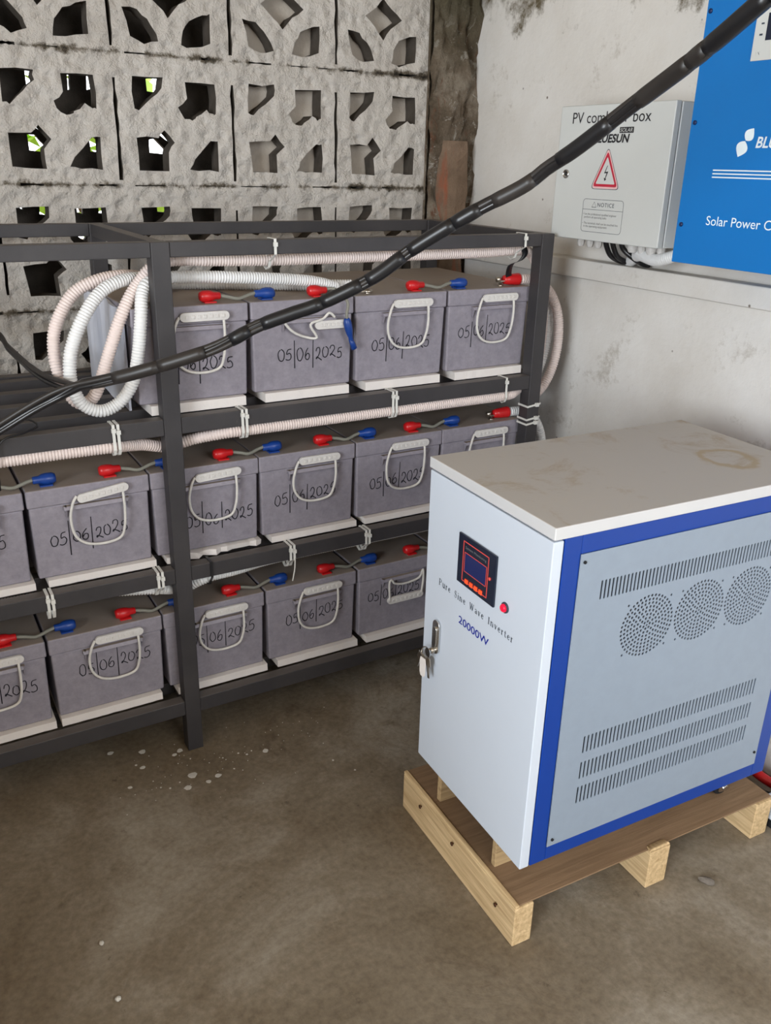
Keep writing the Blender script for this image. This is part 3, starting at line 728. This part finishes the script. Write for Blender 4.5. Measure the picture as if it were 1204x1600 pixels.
mb = MB(); mb.box(-.0005, .0185, 0, LY, Z0c, .7800); door = kz(mb).build('door', CABWHITE, cab, .002)
mb = MB(); mb.box(-.002, LX+.002, -.003, LY+.002, .7835, .8036); lidm = kz(mb)
lid = lidm.build('lid', LID, cab, .002)
# perforated side panel
def slot_row(x0, x1, n, z0, z1, w=.0037):
    return [[(x0+(x1-x0)*k/(n-1)-w/2, z0+.0012), (x0+(x1-x0)*k/(n-1), z0), (x0+(x1-x0)*k/(n-1)+w/2, z0+.0012), (x0+(x1-x0)*k/(n-1)+w/2, z1-.0012), (x0+(x1-x0)*k/(n-1), z1), (x0+(x1-x0)*k/(n-1)-w/2, z1-.0012)] for k in range(n)]
loops = [[(.051, .210), (.549, .2115), (.549, .7535), (.051, .7525)]]
loops += slot_row(.098, .505, 56, .669, .702)
for z0, z1 in ((.385, .419), (.3325, .3675), (.282, .317)): loops += slot_row(.104, .499, 50, z0, z1)
FANS = [(.2035, .6), (.3175, .601), (.431, .602)]
for fx, fz in FANS:
    for ring in range(1, 9):
        rr = ring*.0066; n = max(6, int(2*pi*rr/.0076))
        for k in range(n):
            a = 2*pi*k/n+ring*.3; cx, cz = fx+cos(a)*rr, fz+sin(a)*rr
            loops.append([(cx+cos(2*pi*j/7)*.0027, cz+sin(2*pi*j/7)*.0027) for j in range(7)])
    loops.append([(fx+cos(2*pi*j/7)*.0023, fz+sin(2*pi*j/7)*.0023) for j in range(7)])
    for sx in (-1, 1):
        for sz in (-1, 1): loops.append([(fx+sx*.0445+cos(2*pi*j/8)*.0024, fz+sz*.0445+sin(2*pi*j/8)*.0024) for j in range(8)])
me = fill_curve('side_panel', loops, .0016)
for v in me.vertices:
    x, y, z = v.co; v.co = (x, -.0015-z, y-.18)
sp = mesh_obj('side_panel', me, CABGREY, cab)
for x, z in ((.0585, .7395), (.0605, .223), (.5405, .2415), (.5405, .7395)):
    mb = MB(); mb.lathe([(.0008, .001), (.0026, .001), (.0026, .0032), (.0014, .0036)], (x, -.0055, z), 'y', 10); kz(mb).build('screw', DARK, sp)
for fx, fz in FANS:
    mb = MB()
    mb.lathe([(.0535, 0), (.0585, 0), (.0585, .022), (.0535, .022), (.0535, 0)], (fx, .004, fz), 'y', 24)
    mb.lathe([(.001, 0), (.020, 0), (.020, .014), (.001, .014)], (fx, .006, fz), 'y', 20)
    for k in range(7):
        a = 2*pi*k/7; c2, s2 = cos(a), sin(a)
        for_v = [(.019, -.008, .0), (.052, -.016, .0), (.052, .016, .012), (.019, .008, .012)]
        vs = [(fx+c2*r_-s2*t_, .006+d_, fz+s2*r_+c2*t_) for r_, t_, d_ in for_v]+[(fx+c2*r_-s2*t_, .0075+d_, fz+s2*r_+c2*t_) for r_, t_, d_ in for_v]
        mb.hexa(vs)
    kz(mb).build('cooling_fan', plain('fan_plastic', srgb(74, 66, 58), .7) if fx == FANS[0][0] else bpy.data.materials['fan_plastic'], cab)
# front: display, lettering, button, handle.  door faces -x, so lettering runs towards -y
DX = -.0008
def dpoly(mb, y0, y1, z0, z1, d, x=DX, mi=0): mb.box(x-d, x, min(y0, y1), max(y0, y1), z0, z1, mi)
mb = MB(); dpoly(mb, .237, .127, .615, .705, .004); disp = kz(mb).build('display_panel', PANELBLK, door, .001)
def outline(mb, y0, y1, z0, z1, w, x, d):
    dpoly(mb, y0, y1, z0, z0+w, d, x); dpoly(mb, y0, y1, z1-w, z1, d, x); dpoly(mb, y0, y0-w, z0, z1, d, x); dpoly(mb, y1+w, y1, z0, z1, d, x)
mb = MB(); outline(mb, .221, .146, .623, .696, .0016, -.0048, .0005); outline(mb, .216, .1505, .6415, .677, .0011, -.0048, .0005); kz(mb).build('red_border', REDLINE, disp)
mb = MB(); dpoly(mb, .2145, .152, .643, .6755, .0004, -.0048); kz(mb).build('lcd_screen', LCD, disp)
mb = MB()
for y in (.205, .191, .177, .163): dpoly(mb, y+.0045, y-.0045, .6225, .6305, .0022, -.0048)
kz(mb).build('button_row', ORANGE, disp, .0006)
mb = MB(); mb.lathe([(.001, -.0025), (.0028, -.002), (.003, 0)], (-.0048, .140, .661), 'x', 10); kz(mb).build('indicator_light', REDLINE, disp)
Yl, Zl = (0, -1, 0), (0, 0, 1)
text('display_title', 'System Monitoring', (-.0048, .214, .6825-.18), Yl, Zl, .061, .0062, PRINTGR, disp)
# serif lettering drawn stroke by stroke: thick stems, thin joins and serifs
A_, B_ = .15, .065
GL = {'P': (.78, [([(.14, 0), (.14, 1)], A_), ([(.14, .96), (.48, .96), (.62, .86), (.64, .74), (.6, .6), (.46, .5), (.14, .5)], B_), ([(.60, .88), (.63, .74), (.60, .58)], A_*.8), ([(0, .03), (.32, .03)], B_), ([(0, .97), (.2, .97)], B_)]),
 'u': (.72, [([(.12, .66), (.12, .2), (.2, .05), (.32, .02), (.48, .12)], A_*.85), ([(.52, .66), (.52, 0)], A_), ([(0, .63), (.14, .63)], B_), ([(.4, .63), (.52, .63)], B_), ([(.52, .03), (.66, .03)], B_)]),
 'r': (.52, [([(.14, .66), (.14, 0)], A_), ([(.14, .42), (.24, .58), (.4, .6)], A_*.6), ([(0, .63), (.14, .63)], B_), ([(0, .03), (.3, .03)], B_)]),
 'e': (.62, [([(.1, .38), (.5, .38)], B_), ([(.5, .38), (.46, .56), (.3, .64), (.15, .56), (.1, .36), (.14, .14), (.3, .02), (.44, .06), (.52, .17)], B_*1.2), ([(.14, .52), (.1, .34), (.14, .14)], A_)]),
 'S': (.68, [([(.54, .76), (.46, .94), (.28, .98), (.12, .86), (.14, .66), (.32, .54), (.5, .42), (.56, .22), (.46, .05), (.28, .01), (.12, .1), (.06, .28)], B_*1.2), ([(.14, .68), (.32, .54), (.5, .40)], A_)]),
 'i': (.34, [([(.16, .66), (.16, 0)], A_), ([(.02, .63), (.16, .63)], B_), ([(.02, .03), (.3, .03)], B_), ([(.16, .84), (.16, .97)], A_)]),
 'n': (.74, [([(.14, .66), (.14, 0)], A_), ([(.14, .46), (.26, .6), (.4, .63), (.52, .5), (.54, .3)], B_*1.2), ([(.54, .46), (.54, 0)], A_), ([(0, .63), (.14, .63)], B_), ([(.02, .03), (.27, .03)], B_), ([(.42, .03), (.67, .03)], B_)]),
 'W': (1.12, [([(.1, .97), (.32, .02)], A_), ([(.32, .02), (.54, .95)], B_), ([(.52, .97), (.74, .02)], A_), ([(.74, .02), (.98, .97)], B_), ([(0, .97), (.24, .97)], B_), ([(.42, .97), (.64, .97)], B_), ([(.88, .97), (1.06, .97)], B_)]),
 'a': (.62, [([(.1, .52), (.2, .63), (.36, .62), (.44, .48)], B_*1.2), ([(.44, .5), (.44, .12), (.56, .03)], A_), ([(.44, .38), (.2, .3), (.1, .16), (.2, .03), (.44, .14)], B_*1.2)]),
 'v': (.62, [([(.1, .65), (.3, .02)], A_), ([(.3, .02), (.5, .65)], B_), ([(0, .63), (.22, .63)], B_), ([(.4, .63), (.58, .63)], B_)]),
 'I': (.42, [([(.18, 0), (.18, 1)], A_*1.1), ([(.02, .03), (.34, .03)], B_), ([(.02, .97), (.34, .97)], B_)]),
 't': (.46, [([(.18, .86), (.18, .14), (.28, .03), (.38, .1)], A_*.8), ([(.02, .63), (.36, .63)], B_)])}
def serif(name, body, y0, z0, width, h, mat, parent, track=.16):
    tot = sum((GL[c][0]+track) if c != ' ' else .85 for c in body); mb = MB(); x = 0; k = width/tot
    for c in body:
        if c == ' ': x += .85; continue
        for pl, w in GL[c][1]:
            for p, q in zip(pl, pl[1:]):
                d = Vector((q[0]-p[0], q[1]-p[1])); d.normalize(); nn = Vector((-d.y, d.x))*w/2
                vs = [(p[0]+nn.x, p[1]+nn.y), (p[0]-nn.x, p[1]-nn.y), (q[0]-nn.x, q[1]-nn.y), (q[0]+nn.x, q[1]+nn.y)]
                mb.add([(DX-.0003, y0-(x+vx_)*k, z0+vz*h) for vx_, vz in vs], [(0, 1, 2, 3)])
        x += GL[c][0]+track
    return mb.build(name, mat, parent)
serif('door_lettering', 'Pure Sine Wave Inverter', .298, .578-.18, .228, .0128, PRINTDK, door)
text('power_rating', '20000W', (DX, .228, .5365-.18), Yl, Zl, .092, .0145, PRINTBLUE, door, bold=.008)
mb = MB(); mb.lathe([(.0092, .0), (.0092, -.002), (.0074, -.003), (.0074, 0)], (DX, .099, .6285), 'x', 20); pbz = kz(mb).build('push_button', PRINTDK, door)
mb = MB(); mb.lathe([(.0068, 0), (.0068, -.005), (.0055, -.007), (.001, -.0075)], (DX, .099, .6285), 'x', 20); kz(mb).build('lit_cap', PUSH, pbz)
# handle lock: oval plate with a raised flush lever
def oval(y, z0, z1, r, n=8):
    return [(y+cos(pi*k/n)*r, z1-r+sin(pi*k/n)*r) for k in range(n+1)]+[(y+cos(pi+pi*k/n)*r, z0+r+sin(pi+pi*k/n)*r) for k in range(n+1)]
mb = MB(); mb.prism([(-a, b2) for a, b2 in oval(.2945, .4385, .5075, .0115)], .005, (DX, 0, 0), (0, -1, 0), (0, 0, 1)); hnd = kz(mb).build('handle_plate', CHROME, door, .0012)
mb = MB(); mb.prism([(-a, b2) for a, b2 in oval(.2945, .452, .4955, .007)], .008, (DX, 0, 0), (0, -1, 0), (0, 0, 1)); kz(mb).build('handle_lever', CHROME, hnd, .0012)
mb = MB(); mb.lathe([(.0055, 0), (.0055, -.013), (.004, -.014)], (DX, .2945, .4465), 'x', 12); kz(mb).build('key_barrel', STEELBOLT, hnd)
# castors
for x, y in ((.552, .066), (.552, .29)):
    cs = bpy.data.objects.new('castor', None); COL.objects.link(cs); cs.parent = cab; cs.location = (x, y, -.0895)
    mb = MB(); mb.lathe([(.008, -.009), (.018, -.009), (.021, -.006), (.021, .006), (.018, .009), (.008, .009)], (0, 0, .0212), 'y', 20); mb.build('wheel', DARK, cs)
    mb = MB(); mb.box(-.014, .014, -.016, -.0115, .015, .086); mb.box(-.014, .014, .0115, .016, .015, .086); mb.box(-.024, .024, -.02, .02, .084, .0895); mb.lathe([(.007, -.018), (.007, .018)], (0, 0, .0212), 'y', 12); mb.build('fork', CHROME, cs, .001)
# key ring with paper tag hanging from the door lock
cm = Matrix.Translation((KX, KY, 0)) @ Matrix.Rotation(KR, 4, 'Z')
kp = cm @ Vector((DX-.0135, .2945, .4465))
kr = thing('key_ring', kp, 'bunch of keys with a pale tag hanging from the cabinet door lock', 'keys', rz=KR)
mb = MB(); mb.box(-.002, 0, -.004, .004, -.001, .001); mb.prism([(cos(2*pi*k/14)*.0085, sin(2*pi*k/14)*.0095-.002) for k in range(14)], .002, (-.004, 0, 0), (0, -1, 0), (0, 0, 1)); mb.build('key', CHROME, kr)
mb = MB(); mb.tube([(-.003+cos(2*pi*k/20)*.003, .012+sin(2*pi*k/20)*.013, -.010+cos(2*pi*k/20)*.010) for k in range(20)], .0011, 6, closed=True); mb.build('split_ring', STEELBOLT, kr)
mb = MB()
for a, l, y in ((.16, .044, .014), (-.12, .042, .004), (.40, .036, .022)):
    o2 = Vector((-.001-.002*y/.01, y, -.016)); d = Vector((.02, sin(a), -cos(a))).normalized(); sd = d.cross(Vector((1, 0, 0))).normalized()
    n1 = d.cross(sd)
    q = [o2+sd*.008, o2+d*.016+sd*.009, o2+d*.019+sd*.004, o2+d*l+sd*.003, o2+d*l-sd*.003, o2+d*.019-sd*.004, o2+d*.016-sd*.009, o2-sd*.008]
    mb.add(q+[p+n1*.0014 for p in q], [tuple(range(8)), tuple(range(15, 7, -1))]+[(i, (i+1) % 8, 8+(i+1) % 8, 8+i) for i in range(8)])
mb.build('hanging_key', STEELBOLT, kr)
mb = MB(); mb.prism([(-.007, 0), (.007, 0), (.009, -.010), (.008, -.034), (.004, -.040), (-.005, -.039), (-.008, -.032), (-.009, -.010)], .0012, (-.0085, .010, -.018), (.1, -.99, 0), (0, 0, 1)); mb.build('paper_tag', FOAM, kr)

# ------------------------------------------------------------------ combiner box on the right wall
CX = 1.25
box = thing('combiner_box', (CX, -.13, 1.118), 'light grey wall box with a red warning triangle and printed NOTICE', 'electrical box')
def bl(m): m.v = [(x-CX, y+.13, z-1.118) for x, y, z in m.v]; return m
y0, y1 = -.298, .042
mb = MB(); mb.box(CX+.019, XW, y0+.001, y1-.001, 1.119, 1.400); bl(mb).build('body', BOXGREY, box, .003)
mb = MB(); mb.box(CX, CX+.016, y0, y1, 1.119, 1.4005); bdoor = bl(mb).build('door', BOXGREY, box, .0025)
mb = MB(); mb.box(CX+.014, CX+.021, y0+.006, y1-.006, 1.124, 1.395); bl(mb).build('gasket', DARK, box)
mb = MB(); mb.lathe([(.010, 0), (.010, -.002), (.0075, -.004), (.0075, -.003), (.002, -.0035)], (CX, .006, 1.2585), 'x', 18); lk = bl(mb).build('lock', CHROME, bdoor)
mb = MB(); mb.box(CX-.0042, CX-.0034, .0045, .0075, 1.2555, 1.2615); bl(mb).build('key_slot', DARK, lk)
def bt(name, body, y, z, w, h, mat, par=None, **k): return text(name, body, (0-.0003, y+.13, z-1.118), Yl, Zl, w, h, mat, par or bdoor, **k)
bt('title_lettering', 'PV combiner box', 0, 1.3635, .236, .0225, PRINTBK)
bt('maker_lettering', 'BLUESUN', -.072, 1.3235, .110, .0175, PRINTBK, shear=.18, bold=.032)
mb = MB(); mb.box(CX-.0006, CX, -.191, -.1505, 1.3425, 1.354); sb = bl(mb).build('maker_badge', PRINTBK, bdoor)
text('badge_lettering', 'SOLAR', (-.0007, -.153+.13, 1.3445-1.118), Yl, Zl, .0355, .0075, BOXGREY, sb, shear=.18)
# warning triangle: nested rounded triangles
def rtri(cy, cz, w, h, r, n=6):
    P = [Vector((cy-w/2, cz)), Vector((cy+w/2, cz)), Vector((cy, cz+h))]; out = []
    for i in range(3):
        p, a, b2 = P[i], P[i-1], P[(i+1) % 3]
        s, e = p+(a-p).normalized()*r, p+(b2-p).normalized()*r
        for k in range(n+1):
            q = k/n; out.append(tuple((1-q)**2*s+2*q*(1-q)*p+q*q*e))
    return out
tri = thing_tri = None
def tr(name, polys, par, d):
    me = fill_curve(name, polys, .0002)
    for v in me.vertices:
        x, y, z = v.co; v.co = (-d+z*.3, -x+.13, y-1.118)
    return mesh_obj(name, me, par[1], par[0])
cy = .124
sg = tr('warning_sign', [rtri(cy, 1.2305, .086, .084, .012)], (bdoor, PRINTPINK), .0004)
tr('sign_edge', [rtri(cy, 1.2290, .091, .088, .013), rtri(cy, 1.2300, .087, .085, .012)], (sg, PRINTDK), .0006)
tr('red_triangle', [rtri(cy, 1.2345, .076, .073, .008), rtri(cy, 1.2400, .060, .056, .004)], (sg, PRINTRED), .0007)
tr('sign_centre', [rtri(cy, 1.2400, .060, .056, .004)], (sg, BOXGREY), .0006)
tr('lightning_bolt', [[(cy+.002, 1.278), (cy-.006, 1.262), (cy+.002, 1.2625), (cy-.002, 1.252), (cy-.005, 1.253), (cy-.0025, 1.246), (cy+.0025, 1.2505), (cy+.0, 1.2515), (cy+.0065, 1.266), (cy-.002, 1.2650), (cy+.0035, 1.278)]], (sg, PRINTBK), .0009)
# notice label
def rrect(y0, y1, z0, z1, r, n=5):
    out = []
    for cx, cz, a0 in ((y1-r, z0+r, -pi/2), (y1-r, z1-r, 0), (y0+r, z1-r, pi/2), (y0+r, z0+r, pi)):
        for k in range(n+1): a = a0+pi/2*k/n; out.append((cx+cos(a)*r, cz+sin(a)*r))
    return out
nl = tr('notice_label', [rrect(.061, .188, 1.138, 1.208, .008), rrect(.0618, .1872, 1.1388, 1.2072, .0074)], (bdoor, PRINTDK), .0005)
tr('label_rule', [[(.0618, 1.1855), (.1872, 1.1855), (.1872, 1.1862), (.0618, 1.1862)]], (nl, PRINTDK), .0005)
bt('notice_lettering', 'NOTICE', -.108, 1.1925, .052, .0085, PRINTDK, nl, spacing=1.15)
tr('notice_triangle', [rtri(.097, 1.1905, .015, .0125, .001), rtri(.097, 1.1915, .0125, .0102, .001)], (nl, PRINTDK), .0005)
bt('notice_text', '\u2022 Let the professional qualified engineer\n  perform all operating tasks', -.0655, 1.1660, .105, .0125, PRINTGR, nl)
bt('notice_text', '\u2022 The terminals shall not be touched live\n  in the operating equipment', -.0655, 1.1465, .112, .0125, PRINTGR, nl)
# glands
for y in (.026, -.006, -.034, -.146, -.174, -.203, -.232):
    big = y in (-.146, -.203)
    mb = MB(); rr = .0125 if big else .0095
    mb.lathe([(rr*1.05, .0), (rr*1.05, -.005), (rr, -.006), (rr, -.016), (rr*.75, -.022), (rr*.6, -.024)], (1.335, y, 1.1195), 'z', 8 if not big else 16, 0, False)
    bl(mb).build('cable_gland', WHITEPL, box)
for k, (ya, yb2) in enumerate(((-.054, -.050), (-.077, -.072), (-.108, -.128))):
    mb = MB(); mb.tube(catmull([(1.335, ya, 1.122), (1.345, ya+.001, 1.10), (1.365, yb2, 1.078), (1.392, yb2-.004, 1.066), (1.405, yb2-.01, 1.0645)], 6), .0062, 10)
    tag(mb.build('black_cable', CABLE), ['left-hand', 'middle', 'right-hand'][k]+' of three short black cables under the wall box', 'cable', 'black cables under the wall box')
mb = MB(); mb.tube(resample(catmull([(1.405, -.075, 1.066), (1.388, -.10, 1.074), (1.365, -.135, 1.087), (1.345, -.17, 1.091), (1.335, -.215, 1.086), (1.33, -.25, 1.092), (1.335, -.285, 1.105), (1.35, -.33, 1.125), (1.37, -.40, 1.14)], 8), .0012), lambda i, n: .0135 if i % 4 in (1, 2) else .0126, 14)
tag(mb.build('ribbed_pipe', COND_W), 'cream ribbed pipe lying along the wall ledge under the grey box', 'pipe')

# ------------------------------------------------------------------ blue solar controller on the right wall
BX = 1.20
bl2 = thing('solar_controller', (BX, -.62, 1.104), 'large bright blue wall unit with white Solar Power lettering', 'solar controller')
def b2(m): m.v = [(x-BX, y+.62, z-1.104) for x, y, z in m.v]; return m
mb = MB(); mb.box(BX+.004, XW, -1.02, -.388, 1.104, 1.80); b2(mb).build('housing', SKYBLUE, bl2, .003)
mb = MB(); mb.box(BX, BX+.003, -1.022, -.386, 1.104, 1.80); fp = b2(mb).build('front_panel', SKYBLUE, bl2, .001)
for y, z in ((-.398, 1.175), (-.396, 1.355), (-.395, 1.537), (-1.01, 1.175), (-1.01, 1.355), (-1.01, 1.537)):
    mb = MB(); mb.lathe([(.0042, 0), (.0042, -.002), (.002, -.003)], (BX, y, z), 'x', 10); b2(mb).build('screw', plain('dark_blue_screw', srgb(16, 36, 80), .4) if 'dark_blue_screw' not in bpy.data.materials else bpy.data.materials['dark_blue_screw'], fp)
def ct(name, body, y, z, w, h, mat, par=None, d=.0003, **k): return text(name, body, (-d, y+.62, z-1.104), Yl, Zl, w, h, mat, par or fp, **k)
def cpoly(name, polys, mat, par, d):
    me = fill_curve(name, polys, .0002)
    for v in me.vertices:
        x, y, z = v.co; v.co = (-d+z*.3, -x+.62, y-1.104)
    return mesh_obj(name, me, mat, par)
ct('model_lettering', 'Solar Power Controller', -.457, 1.1775, .232, .0165, PRINTWH)
ct('maker_lettering', 'BLUESUN', -.5385, 1.311, .105, .0185, PRINTWH, shear=.18, bold=.022)
cpoly('stripe_lines', [[(.454, z), (.90, z), (.90, z+.0022), (.454, z+.0022)] for z in (1.2725, 1.2665, 1.2605)], PRINTWH, fp, .0005)
def petal(y, z, l, w, a, n=10):
    pts = [(l*k/n, w*sin(pi*(k/n)**.8)) for k in range(n+1)]+[(l*k/n, -w*sin(pi*(k/n)**.8)) for k in range(n-1, 0, -1)]
    return [(y+p*cos(a)-q*sin(a), z+p*sin(a)+q*cos(a)) for p, q in pts]
cpoly('logo_petals', [petal(.5145, 1.3225, .028, .0125, -1.95), petal(.5155, 1.3235, .024, .0105, .95)], PRINTWH, fp, .0005)
mb = MB(); mb.box(BX-.0015, BX, -.72, -.498, 1.449, 1.537); dp = b2(mb).build('display_plate', BOXGREY, fp, .0008)
mb = MB(); mb.box(BX-.002, BX-.0012, -.66, -.522, 1.479, 1.520); b2(mb).build('lcd_screen', PANELBLK, dp)
cpoly('plate_marks', [[(.510, 1.504), (.516, 1.504), (.516, 1.5065), (.510, 1.5065)], [(.509, 1.487), (.5155, 1.487), (.5155, 1.49), (.509, 1.49)], [(.508, 1.456), (.516, 1.456), (.516, 1.4565), (.508, 1.4565)], [(.508, 1.463), (.516, 1.463), (.516, 1.4635), (.508, 1.4635)], [(.508, 1.456), (.5086, 1.456), (.5086, 1.4635), (.508, 1.4635)], [(.5154, 1.456), (.516, 1.456), (.516, 1.4635), (.5154, 1.4635)], [(.5125, 1.4625), (.515, 1.4585), (.5143, 1.458), (.5118, 1.462)]], PRINTDK, dp, .002)
mb = MB(); mb.box(1.36, XW, -.70, -.575, 1.098, 1.1037); tag(mb.build('red_strip', plain('faded_red_plastic', srgb(196, 92, 84), .5)), 'thin red strip showing beneath the blue wall unit', 'strip')

# ------------------------------------------------------------------ black cable bundle across the foreground
def ip(u, v, d):  # a point at depth d (metres along the view axis)
    return CAM+(fw+r2*((u-602)/FPX)-u2*((v-800)/FPX))*d
main = [Vector((1.15, -1.55, 2.55)), Vector((1.05, -1.42, 2.15)), ip(1330, -100, .90), ip(1240, -38, .94), ip(1183, 8, .98), ip(1125, 58, 1.03), ip(1067, 105, 1.10), ip(990, 163, 1.18), ip(900, 232, 1.26), ip(855, 262, 1.30), ip(817, 291, 1.33), ip(740, 331, 1.37), ip(649, 386, 1.41), ip(582, 434, 1.43), ip(499, 475, 1.45), ip(459, 489, 1.455), ip(400, 511, 1.46), ip(333, 545, 1.465), ip(232, 577, 1.475), ip(166, 594, 1.49), ip(130, 601, 1.50)]
left_front = [ip(90, 616, 1.51), ip(50, 637, 1.51), ip(0, 668, 1.51), ip(-70, 712, 1.50), ip(-200, 800, 1.5), ip(-420, 1000, 1.5)]
left_back = [ip(98, 603, 1.56), ip(65, 592, 1.65), ip(42, 577, 1.75), ip(24, 561, 1.84), ip(6, 544, 1.91), ip(-22, 518, 1.95), Vector((-.14, .40, .95)), Vector((-.5, .42, .97))]
cb = thing('cable_bundle', main[12], 'thick bundle of black cables bound with tape sloping across the room', 'cable bundle'); o0 = Vector(main[12])
cent = resample(catmull(main, 10), .012); Nc = len(cent)
def offs(i, k, n=5):
    a = 2*pi*k/n+i*.035; return r2*cos(a)*.0060+u2*sin(a)*.0060
for k in range(5):
    tail = left_front if k < 3 else left_back
    pts = [cent[i]+offs(i, k) for i in range(Nc)]+resample(catmull([cent[-1]+offs(Nc-1, k)]+[p+Vector((0, 0, (.006 if k % 2 else -.006))) + r2*(.004*(k-1)) for p in tail], 8), .012)[1:]
    mb = MB(); mb.tube([p-o0 for p in pts], .0052, 8); mb.build('cable', CABLE if k % 2 == 0 else CABLE2, cb)
random.seed(21)
i = 8
while i < Nc-3:
    n = random.randint(3, 9)
    mb = MB(); mb.tube([cent[j]-o0 for j in range(i, min(Nc-1, i+n+1))], lambda a, b3: .0116 if 0 < a < b3-1 else .0110, 12); mb.build('tape_wrap', BLACKTAPE if random.random() < .55 else CABLE2, cb)
    i += n+random.choice((0, 0, 1, 2, 4))
# thin wire lying on the empty top shelf at the far left
mb = MB(); mb.tube(catmull([(-.10, .10, .798), (-.02, .085, .80), (.03, .07, .806), (.045, .04, .80), (.02, .015, .797), (-.03, -.004, .785), (-.04, -.008, .70)], 6), .0022, 6)
tag(mb.build('thin_wire', CABLE), 'thin black wire curling over the empty top shelf at far left', 'wire')

# ------------------------------------------------------------------ small things on the floor
mb = MB(); mb.tube(catmull([(1.39, -.45, .03), (1.36, -.60, .045), (1.332, -.70, .042), (1.345, -.755, .03), (1.39, -.80, .012)], 6), .011, 10); tag(mb.build('red_cable', RED), 'red cable on the floor behind the cabinet at right', 'cable')
mb = MB(); mb.tube(catmull([(1.36, -.45, .012), (1.32, -.58, .012), (1.300, -.68, .012), (1.315, -.755, .012), (1.36, -.785, .012)], 6), .011, 10); tag(mb.build('black_cable', CABLE), 'black cable beside the red cable behind the cabinet', 'cable')
wb_ = thing('white_case', (1.279, -.806, 0), 'white case at the right edge of the photo, beyond the pallet', 'case')
mb = MB(); mb.box(-.03, .09, -.10, .012, .022, .072); mb.build('shell', CABWHITE, wb_, .004)
mb = MB(); mb.box(-.026, .086, -.096, .008, 0, .0225); mb.build('base', DARK, wb_, .003)
def pebble(p, s, label, name='stone', mat=STONE, cat='stone'):
    bm = bmesh.new(); bmesh.ops.create_icosphere(bm, subdivisions=2, radius=1)
    for v in bm.verts: v.co = Vector((v.co.x*s[0], v.co.y*s[1], max(-.9, v.co.z)*s[2]))*(1+random.uniform(-.14, .14))
    zmin = min(v.co.z for v in bm.verts)
    for v in bm.verts: v.co.z -= zmin
    me = bpy.data.meshes.new(name); bm.to_mesh(me); bm.free()
    o = mesh_obj(name, me, mat); o.location = p; o.rotation_euler = (0, 0, random.uniform(0, 3)); return tag(o, label, cat)
pebble((1.016, -.857, 0), (.016, .008, .006), 'grey flat stone on the floor right of the pallet')
pebble((-.028, -.44, 0), (.005, .004, .003), 'white chip on the floor, the farther of two at lower left', 'paint_chip', PAINT, 'chip')
pebble((-.03, -.563, 0), (.005, .0045, .004), 'white chip on the floor nearest the bottom edge', 'paint_chip', PAINT, 'chip')
sp = [[.113, .078], [.178, .049], [.187, .026], [.255, .012], [.24, .003], [.258, -.01], [.267, -.028], [.164, -.007], [.153, .008], [.253, -.085], [.303, -.113], [.277, -.122], [.231, -.121], [.24, -.113], [.221, -.095], [.198, -.062], [.18, -.092], [.161, -.09], [.122, -.06], [.171, -.089], [.197, -.104], [.294, -.045], [.333, -.049], [.36, -.05], [.37, -.061], [.4, -.067], [.429, -.082], [.386, -.074], [.3, -.062], [.333, -.06], [.342, -.108], [.551, -.187], [.579, -.241], [.171, -.064], [.185, -.079]]
big = {0: 7, 1: 8, 3: 7, 4: 6, 7: 6, 9: 11, 10: 7, 11: 6, 12: 8, 18: 5, 26: 7}
mb = MB(); random.seed(5)
sp += [(.30+random.gauss(0, .12), -.07+random.gauss(0, .05)) for k in range(45)]+[(.52+random.gauss(0, .05), -.03+random.gauss(0, .05)) for k in range(12)]
for k, (x, y) in enumerate(sp):
    R = big.get(k, random.uniform(.8, 3.0) if k < 35 else random.uniform(.5, 1.5))*.001; n = 9
    ring = [(x+cos(2*pi*j/n)*R*random.uniform(.75, 1.2), y+sin(2*pi*j/n)*R*random.uniform(.75, 1.2)) for j in range(n)]
    mb.add([(a, b3, .0002) for a, b3 in ring]+[(x+(a-x)*.8, y+(b3-y)*.8, .0008) for a, b3 in ring], [tuple(range(n, 2*n))]+[(j, (j+1) % n, n+(j+1) % n, n+j) for j in range(n)])
tag(mb.build('paint_splatter', PAINT), 'dried white paint drops on the floor around the front rack post', 'paint splatter', kind='stuff')
